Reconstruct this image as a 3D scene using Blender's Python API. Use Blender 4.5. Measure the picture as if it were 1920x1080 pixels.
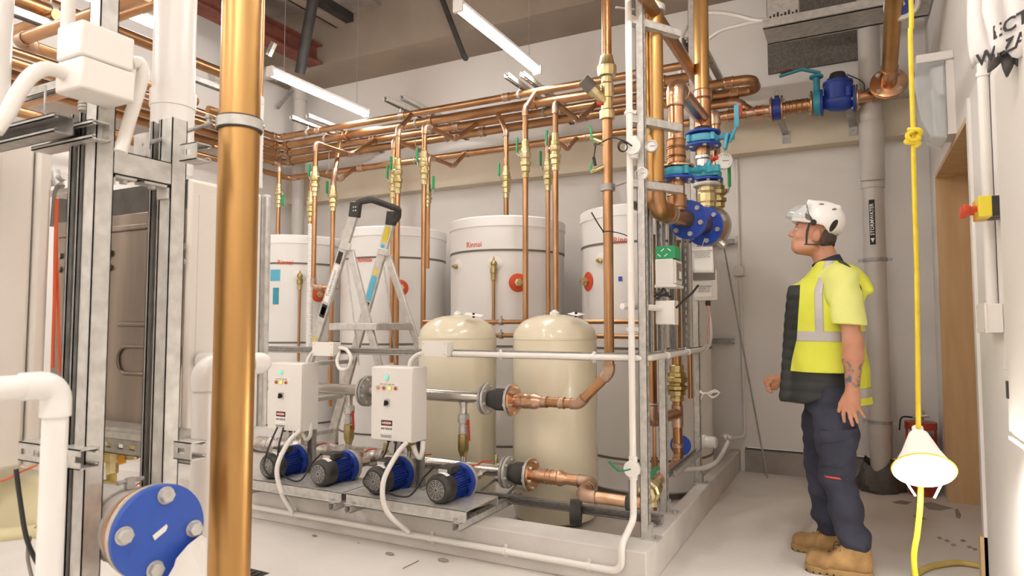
import bpy, bmesh, math, random
import numpy as np
from mathutils import Vector, Matrix
PI=math.pi
random.seed(7)
for o in list(bpy.data.objects): bpy.data.objects.remove(o)
sc=bpy.context.scene
COL=sc.collection
# ---------------------------------------------------------------- camera
F=1240.; HC=1.22; YAW=math.atan(640/F); PIT=math.atan(70/F)
FW=Vector((-math.sin(YAW)*math.cos(PIT),math.cos(YAW)*math.cos(PIT),math.sin(PIT)))
RT=Vector((math.cos(YAW),math.sin(YAW),0)); UP=RT.cross(FW)
cd=bpy.data.cameras.new('camera'); cam=bpy.data.objects.new('camera',cd); COL.objects.link(cam)
cd.sensor_width=36; cd.lens=36*F/1920; cd.clip_start=.05
cam.matrix_world=Matrix(((RT.x,UP.x,-FW.x,0),(RT.y,UP.y,-FW.y,0),(RT.z,UP.z,-FW.z,HC),(0,0,0,1)))
cd.dof.use_dof=True; cd.dof.focus_distance=3.9; cd.dof.aperture_fstop=5.0
sc.camera=cam
def P(x,y,X=None,Y=None,Z=None):
    """point of the room seen at photo pixel x,y that lies on the given plane"""
    r=FW+RT*((x-960)/F)+UP*((540-y)/F)
    t=(Z-HC)/r.z if Z is not None else (X/r.x if X is not None else Y/r.y)
    return Vector((0,0,HC))+r*t
# ---------------------------------------------------------------- world / exposure
w=bpy.data.worlds.new('world'); sc.world=w; w.use_nodes=True
w.node_tree.nodes['Background'].inputs[0].default_value=(1,.95,.9,1)
w.node_tree.nodes['Background'].inputs[1].default_value=.3
vs=sc.view_settings; vs.view_transform='Standard'; vs.look='None'; vs.gamma=1; vs.use_curve_mapping=False
vs.exposure=0.16
TUBE=60.0      # emission strength of the fluorescent battens
LAMP_W=2.0
LAMP_LIGHT=16.0   # watts of the hanging work lamp
# ---------------------------------------------------------------- materials
def srgb(c):
    if isinstance(c,str):
        c=[int(c[i:i+2],16)/255 for i in (0,2,4)]
    return tuple(((v+.055)/1.055)**2.4 if v>.04045 else v/12.92 for v in c)+(1,)
MT={}
def mat(name,c,rough=.5,metal=0,c2=None,scale=8,bump=0,bscale=None,spec=.5,emit=0,alpha=1,trans=0,stretch=None,coat=0,contrast=(.35,.65)):
    m=bpy.data.materials.new(name); m.use_nodes=True; nt=m.node_tree; b=nt.nodes['Principled BSDF']
    b.inputs['Base Color'].default_value=srgb(c); b.inputs['Roughness'].default_value=rough; b.inputs['Metallic'].default_value=metal
    b.inputs['Specular IOR Level'].default_value=spec
    if coat: b.inputs['Coat Weight'].default_value=coat
    if trans: b.inputs['Transmission Weight'].default_value=trans
    if alpha<1: b.inputs['Alpha'].default_value=alpha
    tc=nt.nodes.new('ShaderNodeTexCoord'); mp=nt.nodes.new('ShaderNodeMapping'); nt.links.new(tc.outputs['Object'],mp.inputs[0])
    if stretch: mp.inputs['Scale'].default_value=stretch
    if c2:
        n=nt.nodes.new('ShaderNodeTexNoise'); n.inputs['Scale'].default_value=scale; n.inputs['Detail'].default_value=6
        r=nt.nodes.new('ShaderNodeValToRGB'); r.color_ramp.elements[0].position=contrast[0]; r.color_ramp.elements[1].position=contrast[1]
        r.color_ramp.elements[0].color=srgb(c); r.color_ramp.elements[1].color=srgb(c2)
        nt.links.new(mp.outputs[0],n.inputs[0]); nt.links.new(n.outputs['Fac'],r.inputs[0]); nt.links.new(r.outputs[0],b.inputs['Base Color'])
    if bump:
        n2=nt.nodes.new('ShaderNodeTexNoise'); n2.inputs['Scale'].default_value=bscale or scale*4; n2.inputs['Detail'].default_value=5
        bp=nt.nodes.new('ShaderNodeBump'); bp.inputs['Strength'].default_value=bump; bp.inputs['Distance'].default_value=.01
        nt.links.new(mp.outputs[0],n2.inputs[0]); nt.links.new(n2.outputs['Fac'],bp.inputs['Height']); nt.links.new(bp.outputs[0],b.inputs['Normal'])
    if emit:
        b.inputs['Emission Color'].default_value=srgb(c); b.inputs['Emission Strength'].default_value=emit
    MT[name]=m; return m
mat('plaster','eae6e2',.85,c2='e4dfda',scale=1.2,bump=.05,bscale=40)
mat('plaster_right','eae6e2',.8,c2='e2ddd8',scale=1.0,bump=.03,bscale=40)
mat('cream_beam','ddd2be',.8,c2='d4c7b1',scale=2,bump=.08,bscale=30)
mat('ceiling_concrete','877d76',.95,c2='b0a49b',scale=2.2,bump=.4,bscale=14)
mat('soffit','8e8073',.9,c2='9c8e80',scale=1.5,bump=.1,bscale=20)
mat('concrete_floor','dcd6cf',.7,c2='cdc6be',scale=1.6,bump=.15,bscale=30,contrast=(.38,.72))
mat('concrete','d6d1cc',.85,c2='c4beb8',scale=3,bump=.25,bscale=35)
mat('concrete_dark','a39a93',.9,c2='8d847c',scale=4,bump=.3,bscale=30)
mat('copper','c69b74',.34,1,c2='a27650',scale=5,stretch=(1,1,.5),bump=.02,bscale=40,contrast=(.3,.8))
mat('copper_new','deb596',.25,1,c2='c58c62',scale=6,bump=.02,bscale=40)
mat('copper_big','cba26b',.36,1,c2='bb8c50',scale=5,stretch=(1,1,.15))
mat('copper_dull','cfb5a2',.48,1,c2='b08c72',scale=14)
mat('copper_taped','cfa07c',.3,1,c2='d8b9a0',scale=18,bump=.3,bscale=60)
mat('brass','d8cba4',.34,1,c2='c4b380',scale=12)
mat('brass_old','c8b888',.35,1,c2='a5925c',scale=10)
mat('galv','d0cdc8',.42,.45,c2='bbb8b3',scale=30,bump=.03)
mat('galv_grey','b4b1ad',.45,.5,c2='9c9a96',scale=25)
mat('galv_dark','5a5752',.5,.7,c2='47443f',scale=12)
mat('steel','e0dcd6',.25,1,c2='cbc6bf',scale=5,stretch=(.2,1,1))
mat('stainless_panel','96897d',.33,.9,c2='7d7166',scale=2,stretch=(6,6,.6))
mat('aluminium','d2cec9',.38,.55,c2='bcb8b2',scale=20)
mat('white_paint','eae5e0',.4)
mat('tank_white','ebe8e5',.32,c2='e6e2de',scale=2)
mat('tank_cap','f0eeec',.3)
mat('beige_enamel','e8dfc8',.22,c2='e3d9bf',scale=2,coat=.4)
mat('pvc','f0edea',.3)
mat('pvc_grey','c9c4be',.4,c2='c0bab3',scale=3)
mat('conduit','e4dfd9',.35)
mat('box_white','e6e1db',.4)
mat('panel_grey','d8d2cb',.45)
mat('boiler_white','dfd8d0',.35)
mat('black','1f1d1c',.5)
mat('black_plastic','2d2b29',.42,c2='3a3734',scale=20)
mat('rubber','3c3937',.75,c2='4a4744',scale=20)
mat('cable_black','262423',.5)
mat('pump_blue','1d3a96',.35,c2='24439f',scale=10)
mat('valve_blue','1f43a8',.38,c2='2a50b5',scale=12)
mat('flange_blue','2f58b8',.42,c2='284da6',scale=3)
mat('teal','3f9fb5',.4,c2='3790a6',scale=12)
mat('light_blue','5bb3cf',.4)
mat('green','2f9d63',.4); mat('green_dark','1f7a4d',.4)
mat('red','c03a24',.4); mat('orange_red','cf4a2a',.45); mat('logo_orange','d9532b',.5)
mat('orange_cable','d0562a',.5)
mat('ext_red','b8492f',.35,c2='a94128',scale=6)
mat('seam_grey','6e6860',.6)
mat('paper','f0ece8',.8); mat('paper_cream','e9dfc3',.8)
mat('ink','2a2624',.7); mat('ink_grey','7d7771',.7)
mat('yellow','e8cf3a',.45,c2='dcbf25',scale=20); mat('yellow_box','e8d23c',.45); mat('amber','e6a01e',.4)
mat('hose','cdb469',.5,c2='bda45a',scale=10)
mat('cream_pipe','d8cfa8',.4,c2='cfc59b',scale=4)
mat('wood','d6b58a',.6,c2='c9a578',scale=3,stretch=(4,4,.5),bump=.04)
mat('wood_light','d9bd93',.6,c2='cbab7e',scale=4,stretch=(4,4,.5))
mat('rust_red','7a4233',.8,c2='5e3227',scale=6)
mat('black_steel','2b2826',.6,c2='3a3633',scale=8)
mat('acoustic','7f7a74',1,c2='69645e',scale=60,bump=.6,bscale=120)
mat('bag','45423f',.5,c2='5b5753',scale=10,bump=.4,bscale=20)
mat('foil','d5d0ca',.25,1,bump=1.0,bscale=30,c2='b7b1aa',scale=20)
mat('fabric_white','e3dedb',.9); mat('fabric_dark','3b3837',.9,c2='5a5654',scale=20)
mat('tube_glow','fffaf4',.5,emit=TUBE)
mat('bulb_glow','fff1dc',.5,emit=LAMP_W*2.5)
mat('led_green','35f08a',.4,emit=2.5); mat('led_yellow','ffc928',.4,emit=2.0); mat('led_amber_off','d8a03c',.3); mat('led_red_off','c9401f',.3)
mat('green_box','2c9a62',.6)
def glass(name,c,rough=.05,t=.9):
    return mat(name,c,rough,trans=t)
mat('clear_plastic','e8eef0',.06,alpha=.42,spec=.8); mat('visor_clear','dfe3e4',.05,alpha=.3,spec=.8)
mat('shade_plastic','fbf7f0',.35,emit=.12)
# ---------------------------------------------------------------- mesh helpers
def V(*a): return Vector(a)
def frame(d):
    d=Vector(d).normalized(); a=V(0,0,1) if abs(d.z)<.9 else V(1,0,0)
    x=a.cross(d).normalized(); return x,d.cross(x),d
class MB:
    def __init__(s): s.v=[];s.f=[]
    def add(s,vs,fs):
        n=len(s.v); s.v+= [tuple(v) for v in vs]; s.f+=[tuple(n+i for i in f) for f in fs]; return s
    def box(s,a,b):
        x0,y0,z0=[min(a[i],b[i]) for i in range(3)]; x1,y1,z1=[max(a[i],b[i]) for i in range(3)]
        return s.add([(x0,y0,z0),(x1,y0,z0),(x1,y1,z0),(x0,y1,z0),(x0,y0,z1),(x1,y0,z1),(x1,y1,z1),(x0,y1,z1)],
            [(3,2,1,0),(4,5,6,7),(0,1,5,4),(1,2,6,5),(2,3,7,6),(3,0,4,7)])
    def cb(s,c,sz): c=Vector(c); h=Vector(sz)/2; return s.box(c-h,c+h)
    def obox(s,p0,p1,w,t,side=(0,0,1)):
        """bar from p0 to p1, width w along side, thickness t across"""
        p0=Vector(p0);p1=Vector(p1);d=(p1-p0).normalized(); a=Vector(side); a=(a-d*a.dot(d)).normalized(); b=d.cross(a)
        vs=[p+a*(i*w/2)+b*(j*t/2) for p in (p0,p1) for i,j in ((-1,-1),(1,-1),(1,1),(-1,1))]
        return s.add(vs,[(3,2,1,0),(4,5,6,7),(0,1,5,4),(1,2,6,5),(2,3,7,6),(3,0,4,7)])
    def cyl(s,p0,p1,r,r1=None,n=20,caps=True):
        r1=r if r1 is None else r1; p0=Vector(p0);p1=Vector(p1); x,y,d=frame(p1-p0)
        vs=[p+(x*math.cos(2*PI*i/n)+y*math.sin(2*PI*i/n))*q for p,q in ((p0,r),(p1,r1)) for i in range(n)]
        fs=[(i,(i+1)%n,n+(i+1)%n,n+i) for i in range(n)]
        if caps: fs+= [tuple(range(n))[::-1],tuple(range(n,2*n))]
        return s.add(vs,fs)
    def lathe(s,prof,o=(0,0,0),ax=(0,0,1),n=24):
        o=Vector(o); x,y,d=frame(ax); vs=[];fs=[];m=len(prof)
        for r,h in prof:
            for i in range(n): vs.append(o+d*h+(x*math.cos(2*PI*i/n)+y*math.sin(2*PI*i/n))*max(r,1e-4))
        for j in range(m-1):
            for i in range(n): fs.append((j*n+i,j*n+(i+1)%n,(j+1)*n+(i+1)%n,(j+1)*n+i))
        fs.append(tuple(range(n))[::-1]); fs.append(tuple(range((m-1)*n,m*n)))
        return s.add(vs,fs)
    def tube(s,pts,r,bend=None,n=14,seg=6,caps=True,closed=False):
        pts=[Vector(p) for p in pts]; R=bend if bend is not None else r*1.6
        path=[pts[0]]
        for i in range(1,len(pts)-1):
            a,b,c=pts[i-1],pts[i],pts[i+1]; u=(a-b);v=(c-b); lu,lv=u.length,v.length
            if lu<1e-6 or lv<1e-6: continue
            u/=lu;v/=lv; ang=u.angle(v)
            if R<=0 or ang>PI-.03: path.append(b); continue
            t=min(R/math.tan(ang/2),lu*.49,lv*.49); p,q=b+u*t,b+v*t; rr=t*math.tan(ang/2)
            cc=b+(u+v).normalized()*(rr/math.sin(ang/2)); e=p-cc;g=q-cc; tot=e.angle(g)
            for k in range(seg+1):
                f=k/seg; path.append(cc+(e*math.sin((1-f)*tot)+g*math.sin(f*tot))/max(math.sin(tot),1e-6))
        path.append(pts[-1])
        return s.sweep(path,r,n,caps)
    def sweep(s,path,r,n=14,caps=True):
        vs=[];fs=[]; m=len(path); x=None
        for i in range(m):
            d=(path[min(i+1,m-1)]-path[max(i-1,0)]).normalized()
            if x is None: x,y,_=frame(d)
            else: x=(x-d*x.dot(d)).normalized(); y=d.cross(x)
            q=r[i] if isinstance(r,(list,tuple)) else r
            for k in range(n): vs.append(path[i]+(x*math.cos(2*PI*k/n)+y*math.sin(2*PI*k/n))*q)
        for j in range(m-1):
            for i in range(n): fs.append((j*n+i,j*n+(i+1)%n,(j+1)*n+(i+1)%n,(j+1)*n+i))
        if caps: fs.append(tuple(range(n))[::-1]); fs.append(tuple(range((m-1)*n,m*n)))
        return s.add(vs,fs)
    def spline(s,pts,r,n=10,k=8,caps=True):
        """smooth catmull-rom cable"""
        p=[Vector(q) for q in pts]; p=[p[0]*2-p[1]]+p+[p[-1]*2-p[-2]]; path=[]
        for i in range(1,len(p)-2):
            for j in range(k):
                t=j/k; path.append(.5*((2*p[i])+(p[i+1]-p[i-1])*t+(2*p[i-1]-5*p[i]+4*p[i+1]-p[i+2])*t*t+(3*p[i]-p[i-1]-3*p[i+1]+p[i+2])*t**3))
        path.append(p[-2]); return s.sweep(path,r,n,caps)
    def torus(s,c,ax,R,r,n=24,m=8):
        c=Vector(c);x,y,d=frame(ax); vs=[];fs=[]
        for i in range(n):
            u=x*math.cos(2*PI*i/n)+y*math.sin(2*PI*i/n)
            for j in range(m): vs.append(c+u*(R+r*math.cos(2*PI*j/m))+d*r*math.sin(2*PI*j/m))
        for i in range(n):
            for j in range(m): fs.append((i*m+j,((i+1)%n)*m+j,((i+1)%n)*m+(j+1)%m,i*m+(j+1)%m))
        return s.add(vs,fs)
    def prism(s,poly,off):
        """poly: list of 3d points (planar), extruded by off"""
        n=len(poly);off=Vector(off); vs=[Vector(p) for p in poly]+[Vector(p)+off for p in poly]
        return s.add(vs,[tuple(range(n))[::-1],tuple(range(n,2*n))]+[(i,(i+1)%n,n+(i+1)%n,n+i) for i in range(n)])
    def ball(s,c,r,n=14,m=8,sc3=(1,1,1)):
        c=Vector(c); prof=[(math.sin(PI*j/m),-math.cos(PI*j/m)) for j in range(m+1)]; k=len(s.v); s.lathe(prof,(0,0,0),(0,0,1),n)
        for i in range(k,len(s.v)): v=s.v[i]; s.v[i]=(c.x+v[0]*r*sc3[0],c.y+v[1]*r*sc3[1],c.z+v[2]*r*sc3[2])
        return s
    def build(s,name,m,parent=None,bevel=0,ang=38,smooth=True):
        me=bpy.data.meshes.new(name); me.from_pydata(s.v,[],s.f); me.validate()
        bm=bmesh.new(); bm.from_mesh(me); bmesh.ops.recalc_face_normals(bm,faces=bm.faces); bm.to_mesh(me); bm.free()
        me.materials.append(MT[m])
        if smooth:
            me.shade_smooth(); me.set_sharp_from_angle(angle=math.radians(ang))
        o=bpy.data.objects.new(name,me); COL.objects.link(o)
        if parent is not None: o.parent=parent; o.matrix_parent_inverse=Matrix.Translation(-wpos(parent))
        if bevel:
            b=o.modifiers.new('bevel','BEVEL'); b.width=bevel; b.segments=2; b.limit_method='ANGLE'; b.angle_limit=math.radians(50)
        return o
def wpos(o):
    p=Vector(o.location)
    # children keep world-space vertices: parent's own offset is undone through the inverse
    return p if o.type=='EMPTY' else Vector((0,0,0))
def tag(o,label=None,cat=None,group=None,kind=None):
    if label:o['label']=label
    if cat:o['category']=cat
    if group:o['group']=group
    if kind:o['kind']=kind
    return o
def thing(name,label,cat,loc=(0,0,0),group=None):
    o=bpy.data.objects.new(name,None); COL.objects.link(o); o.location=loc; o.empty_display_size=.05
    return tag(o,label,cat,group)
def struct(name,mb,m,parent=None,**k):
    o=mb.build(name,m,parent,**k)
    if parent is None: o['kind']='structure'
    return o
def kids(o): return [c for c in bpy.data.objects if c.parent is o]
def dup(o,off=None,parent=None,label=None,rotz=0):
    """copy of a thing with its parts; children are copied recursively"""
    c=o.copy(); COL.objects.link(c)
    if parent is not None: c.parent=parent
    else:
        if off is not None: c.location=Vector(o.location)+Vector(off)
        c.rotation_euler.z+=rotz
    for k in kids(o): dup(k,parent=c)
    if label: c['label']=label
    return c
def text(s,size,m,o,xd,yd,name='lettering',parent=None,ext=.0006,bold=.0,align='CENTER'):
    """flat lettering at o reading along xd, upright along yd"""
    cu=bpy.data.curves.new('t','FONT'); cu.body=s; cu.size=size; cu.extrude=ext; cu.offset=bold; cu.align_x=align; cu.align_y='CENTER'
    cu.resolution_u=2
    t=bpy.data.objects.new('t',cu); COL.objects.link(t); bpy.context.view_layer.update()
    me=bpy.data.meshes.new_from_object(t.evaluated_get(bpy.context.evaluated_depsgraph_get())); bpy.data.objects.remove(t)
    xd=Vector(xd).normalized(); yd=Vector(yd).normalized(); zd=xd.cross(yd); o=Vector(o)
    me.transform(Matrix(((xd.x,yd.x,zd.x,o.x),(xd.y,yd.y,zd.y,o.y),(xd.z,yd.z,zd.z,o.z),(0,0,0,1))))
    me.materials.clear(); me.materials.append(MT[m]); me.name=name
    ob=bpy.data.objects.new(name,me); COL.objects.link(ob)
    if parent is not None: ob.parent=parent; ob.matrix_parent_inverse=Matrix.Translation(-wpos(parent))
    return ob
def strut(p0,p1,openv,w=.041,d=.041,t=.0025,slots=True,pitch=.05,sl=.028,sw=.013,mb=None):
    """C channel from p0 to p1, its open mouth towards openv, slotted back"""
    mb=mb or MB(); p0=Vector(p0);p1=Vector(p1);D=(p1-p0);L=D.length;D/=L
    o=Vector(openv);o=(o-D*o.dot(D)).normalized(); s=D.cross(o)
    def pl(a,b,u0,u1,v0,v1): # along D a..b, along s u0..u1, along o v0..v1
        vs=[p0+D*q+s*u+o*v for q in (a,b) for u,v in ((u0,v0),(u1,v0),(u1,v1),(u0,v1))]
        mb.add(vs,[(3,2,1,0),(4,5,6,7),(0,1,5,4),(1,2,6,5),(2,3,7,6),(3,0,4,7)])
    h=w/2
    pl(0,L,-h,-h+t,-d/2,d/2); pl(0,L,h-t,h,-d/2,d/2)
    pl(0,L,-h,-h+.0095,d/2-t,d/2); pl(0,L,h-.0095,h,d/2-t,d/2)
    pl(0,L,-h+.007,-h+.0095,d/2-.009,d/2); pl(0,L,h-.0095,h-.007,d/2-.009,d/2)
    if not slots: pl(0,L,-h,h,-d/2,-d/2+t)
    else:
        pl(0,L,-h,-sw/2,-d/2,-d/2+t); pl(0,L,sw/2,h,-d/2,-d/2+t)
        k=int(L/pitch)
        for i in range(k+1):
            a=max(0,i*pitch-(pitch-sl)/2); b=min(L,i*pitch+(pitch-sl)/2)
            if b>a: pl(a,b,-sw/2,sw/2,-d/2,-d/2+t)
        if k*pitch+(pitch-sl)/2+sl<L: pl(k*pitch+(pitch-sl)/2+sl,L,-sw/2,sw/2,-d/2,-d/2+t)
    return mb
def hexbolt(mb,c,ax,r=.012,h=.01,n=6):
    c=Vector(c);a=Vector(ax).normalized(); mb.cyl(c,c+a*h,r,r*.96,n=n); return mb
# ---------------------------------------------------------------- room shell
XR=.545; YB=5.9; XL=-6.0; YF=-2.4; ZC=4.75
struct('floor',MB().box((XL-.1,YF-.1,-.12),(XR+.9,YB+.1,0)),'concrete_floor',smooth=False)
struct("wall_back",MB().box((-.84,YB,.2),(XR+.9,YB+.12,ZC)).box((XL-.1,YB,0),(-.84,YB+.12,ZC)),"plaster",smooth=False)
struct('wall_left',MB().box((XL-.12,YF,0),(XL,YB,ZC)),'plaster',smooth=False)
struct('wall_front',MB().box((XL-.12,YF-.12,0),(XR+.9,YF,ZC)),'plaster',smooth=False)
DY0,DY1,DZ=3.985,5.535,2.295
wr=MB().box((XR,YF,0),(XR+.3,DY0,ZC)).box((XR,DY1,0),(XR+.3,YB,ZC)).box((XR,DY0,DZ),(XR+.3,DY1,ZC))
struct('wall_right',wr,'plaster_right',smooth=False)
struct('ceiling',MB().box((XL-.1,YF-.1,ZC),(XR+.9,YB+.1,ZC+.1)),'ceiling_concrete',smooth=False)
# timber door lining in the opening, with closed leaf deep in the reveal
d1=struct('door_1',MB().box((XR+.262,DY0+.03,0.005),(XR+.298,DY1-.03,DZ-.03)),'wood')
MB().box((XR-.004,DY1-.03,0),(XR+.3,DY1-.001,DZ-.03)).build('door_lining','wood',d1)
MB().box((XR-.004,DY0+.001,0),(XR+.3,DY0+.025,DZ-.03)).build('door_lining','wood_light',d1)
MB().box((XR-.004,DY0+.001,DZ-.03),(XR+.3,DY1-.001,DZ-.001)).build('door_lining','wood_light',d1)
# concrete upstand along the back wall, cream beam, soffit beam
struct('trim_1',MB().box((-.84,YB-.02,0),(XR,YB+.1,.178)),'concrete_dark',smooth=False)
struct('trim_2',MB().box((XL,YB-.15,2.66),(XR,YB,2.945)),'cream_beam',bevel=.006)
struct('trim_3',MB().box((XL,YB-.55,4.06),(XR,YB,ZC)),'soffit',smooth=False)
# concrete bund: front kerb with wide top, right kerb, inner floor
CX=-.875; CI=-.955; CY=3.04; CYI=3.24; CH=.175
bund=MB()
bund.prism([(XL,CY,0),(CX,CY,0),(CX,YB,0),(CI,YB,0),(CI,CYI,0),(XL,CYI,0)],(0,0,CH))
struct('trim_4',bund,'concrete',bevel=.006,smooth=False)
# fluorescent battens hung on wires
def batten(x,y,label,z=3.3,L=1.22):
    t=thing('tube_light',label,'ceiling light',(x,y,z),'tube lights hung on wires')
    MB().box((x-.03,y-L/2,z+.012),(x+.03,y+L/2,z+.05)).build('housing','white_paint',t,bevel=.006)
    MB().cyl((x,y-L/2,z+.005),(x,y+L/2,z+.005),.034,n=16).build('tube','tube_glow',t)
    for s in (-1,1):
        MB().box((x-.036,y+s*L/2-.012,z-.032),(x+.036,y+s*L/2+.012,z+.052)).build('end_cap','white_paint',t,bevel=.004)
        MB().cyl((x,y+s*(L/2-.15),z+.05),(x,y+s*(L/2-.15),ZC),.0025,n=6).build('hanging_wire','galv_grey',t)
    return t
batten(-4.22,4.44,'glowing tube light nearer the left wall, far one over the pipe corner')
batten(-2.25,4.2,'glowing tube light in the centre of the ceiling, left of the brass-fitted copper riser')
batten(-4.25,2.3,'glowing tube light at top left behind the white vent pipe')
for x,y in ((-2.25,1.9),(-.45,2.4),(-.45,-.3),(-2.25,-.1),(-4.25,0.1),(-.45,-1.7),(-2.25,-1.7),(-4.25,-1.7)): batten(x,y,'unseen tube light added overhead as fill light')  # unseen tubes, added to lift the lower room and front faces
# ================================================================ hot water tanks
def cylhit(px,py,cx,cy,R):
    o=V(0,0,HC); d=P(px,py,Y=5)-o
    a=d.x**2+d.y**2; b=2*((o.x-cx)*d.x+(o.y-cy)*d.y); c=(o.x-cx)**2+(o.y-cy)**2-R*R
    q=b*b-4*a*c; q=max(q,0); t=(-b-math.sqrt(q))/(2*a); p=o+d*t
    n=V(p.x-cx,p.y-cy,0).normalized(); return p,n
def bent_text(s,size,m,cx,cy,R,z,nrm,parent,name='logo_lettering',bold=.0006):
    """lettering wrapped round a vertical cylinder"""
    t=text(s,size,m,(0,0,0),(1,0,0),(0,1,0),name,None,ext=.0004,bold=bold)
    a0=math.atan2(nrm.y,nrm.x)
    for v in t.data.vertices:
        a=a0+v.co.x/R; r=R+.0015+v.co.z; v.co=(cx+r*math.cos(a),cy+r*math.sin(a),z+v.co.y)
    t.parent=parent; t.matrix_parent_inverse=Matrix.Translation(-wpos(parent)); return t
TY=5.05; TR=.488; TZ=2.095
def port(t,p,n,kind):
    q=p-n*.01
    if kind=='red':
        r=MB().lathe([(.0,0),(.072,.0),(.074,.014),(.06,.02),(0,.02)],q,n,28).build('port_ring','logo_orange',t)
        MB().lathe([(.03,.018),(.034,.03),(.034,.05),(.02,.052),(.02,.075),(0,.075)],q,n,6).build('plug','brass',r,smooth=False)
    elif kind=='sensor':
        r=MB().lathe([(0,0),(.062,0),(.064,.008),(.05,.016),(0,.016)],q,n,28).build('port_ring','white_paint',t)
        MB().lathe([(.018,.015),(.02,.04),(.012,.045),(.012,.06),(0,.06)],q,n,10).build('plug','brass_old',r)
    elif kind=='relief':
        r=MB().lathe([(0,0),(.062,0),(.064,.008),(.05,.016),(0,.016)],q,n,28).build('port_ring','white_paint',t)
        c=q+n*.055
        m=MB().cyl(q+n*.01,c+n*.01,.02).ball(c,.027).lathe([(.02,0),(.02,-.03),(.028,-.035),(.028,-.075),(.021,-.08),(.021,-.13),(.013,-.135),(0,-.135)],c,(0,0,1),12)
        m.cyl(c,c+V(0,0,.045),.012,.008).cyl(c+V(0,0,.045),c+V(0,0,.055),.006)
        m.build('relief_valve','brass_old',r)
        MB().cyl(c+V(0,0,-.13),V(c.x,c.y,.75 if q.x<-4 else 1.22),.0125,n=12).build('drain_pipe','copper',r)
def tank(cx,label,logo=None,ports=(),sticker=None,ypos=TY):
    t=thing('water_tank',label,'water tank',(cx,ypos,0),'tall white water tanks along the back wall')
    MB().lathe([(0,.04),(TR-.03,.04),(TR,.06),(TR,1.822),(0,1.822)],(cx,ypos,0),(0,0,1),72).build('body','tank_white',t,ang=30)
    MB().lathe([(TR-.04,0),(TR-.04,.045),(0,.045)],(cx,ypos,0),(0,0,1),48).build('base_ring','seam_grey',t)
    MB().lathe([(TR-.02,1.824),(TR+.006,1.826),(TR+.006,2.018),(TR,2.02),(0,2.02)],(cx,ypos,0),(0,0,1),72).build('jacket_top','tank_white',t)
    MB().lathe([(TR-.02,2.01),(TR+.012,2.012),(TR+.012,TZ-.012),(TR,TZ),(0,TZ+.004)],(cx,ypos,0),(0,0,1),72).build('lid','tank_cap',t)
    for z in (1.818,1.055,.275):
        MB().lathe([(TR-.01,-.008),(TR+.005,-.008),(TR+.005,.008),(TR-.01,.008)],(cx,ypos,z),(0,0,1),72).build('seam_band','seam_grey',t)
    for k,x,y in ports:
        p,n=cylhit(x,y,cx,ypos,TR); port(t,p,n,k)
    if logo:
        x,y,s=logo; p,n=cylhit(x,y,cx,ypos,TR+.006); bent_text('Rinnai',s,'logo_orange',cx,ypos,TR+.006,p.z,n,t)
    if sticker:
        for (x,y,w,h,m) in sticker:
            p,n=cylhit(x,y,cx,ypos,TR+.003); a0=math.atan2(n.y,n.x); M=MB()
            vs=[(cx+(TR+.003)*math.cos(a0+w*f/TR),ypos+(TR+.003)*math.sin(a0+w*f/TR),p.z+g) for g in (-h/2,h/2) for f in (-.5,-.25,0,.25,.5)]
            M.add(vs,[(i,i+1,i+6,i+5) for i in range(4)]).build('sticker',m,t)
    return t
tank(-5.09,'white water tank at the far left with teal sticker and small brass relief valve',(535,492,.062),[('relief',562,518),('red',597,552)],[(516,516,.1,.11,'light_blue'),(517,555,.06,.16,'teal')])
tank(-3.87,'white water tank behind the stepladder',(683,487,.062),[('red',750,540)])
tank(-2.65,'white water tank with orange lettering and brass relief valve, left of the twin risers',(888,459,.062),[('sensor',858,500),('relief',928,495),('red',971,530)])
tank(-1.44,'white water tank at the right end behind the strut frame',(1168,450,.062),[('sensor',1128,489),('red',1103,528)],[(1163,523,.03,.035,'valve_blue')])
# ================================================================ beige pressure vessels
def vessel(cx,label,tags):
    R=.268;y=3.9; t=thing('pressure_vessel',label,'pressure vessel',(cx,y,0),'beige pressure vessels')
    prof=[(0,.0),(R*.72,.005),(R*.93,.035),(R,.1),(R,1.12)]
    for k in range(1,9):
        a=PI/2*k/8; prof.append((R*math.cos(a)**.8 if k<8 else .03,1.135+.155*math.sin(a)))
    MB().lathe(prof,(cx,y,0),(0,0,1),64).build('shell','beige_enamel',t,ang=30)
    MB().lathe([(R-.004,1.128),(R+.0025,1.13),(R+.0025,1.138),(R-.004,1.14)],(cx,y,0),(0,0,1),64).build('weld_band','beige_enamel',t)
    MB().lathe([(.032,1.288),(.032,1.302),(.018,1.31),(.018,1.318),(0,1.32)],(cx,y,0),(0,0,1),16).build('top_cap','pvc',t)
    for px,py,w,h,r in tags:
        p=P(px,py,Y=y-.12); p.z=1.29
        m=MB(); a=V(math.cos(r),math.sin(r),-.15); b=V(-math.sin(r),math.cos(r),.22)
        m.add([p-a*w/2-b*h/2,p+a*w/2-b*h/2,p+a*w/2+b*h/2,p-a*w/2+b*h/2],[(0,1,2,3)])
        o=m.build('paper_tag','paper',t,smooth=False); s=o.modifiers.new('s','SOLIDIFY'); s.thickness=.001
        MB().cyl(p+V(0,0,-.02),p+V(0,0,.012),.008).build('rivet','black',t)
vessel(-2.436,'cream pressure vessel on the left, with a creased paper tag on its dome',[(888,594,.12,.07,.2)])
vessel(-1.705,'cream pressure vessel on the right, the larger looking one beside the strut post',[(1080,592,.1,.06,-.5)])
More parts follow.
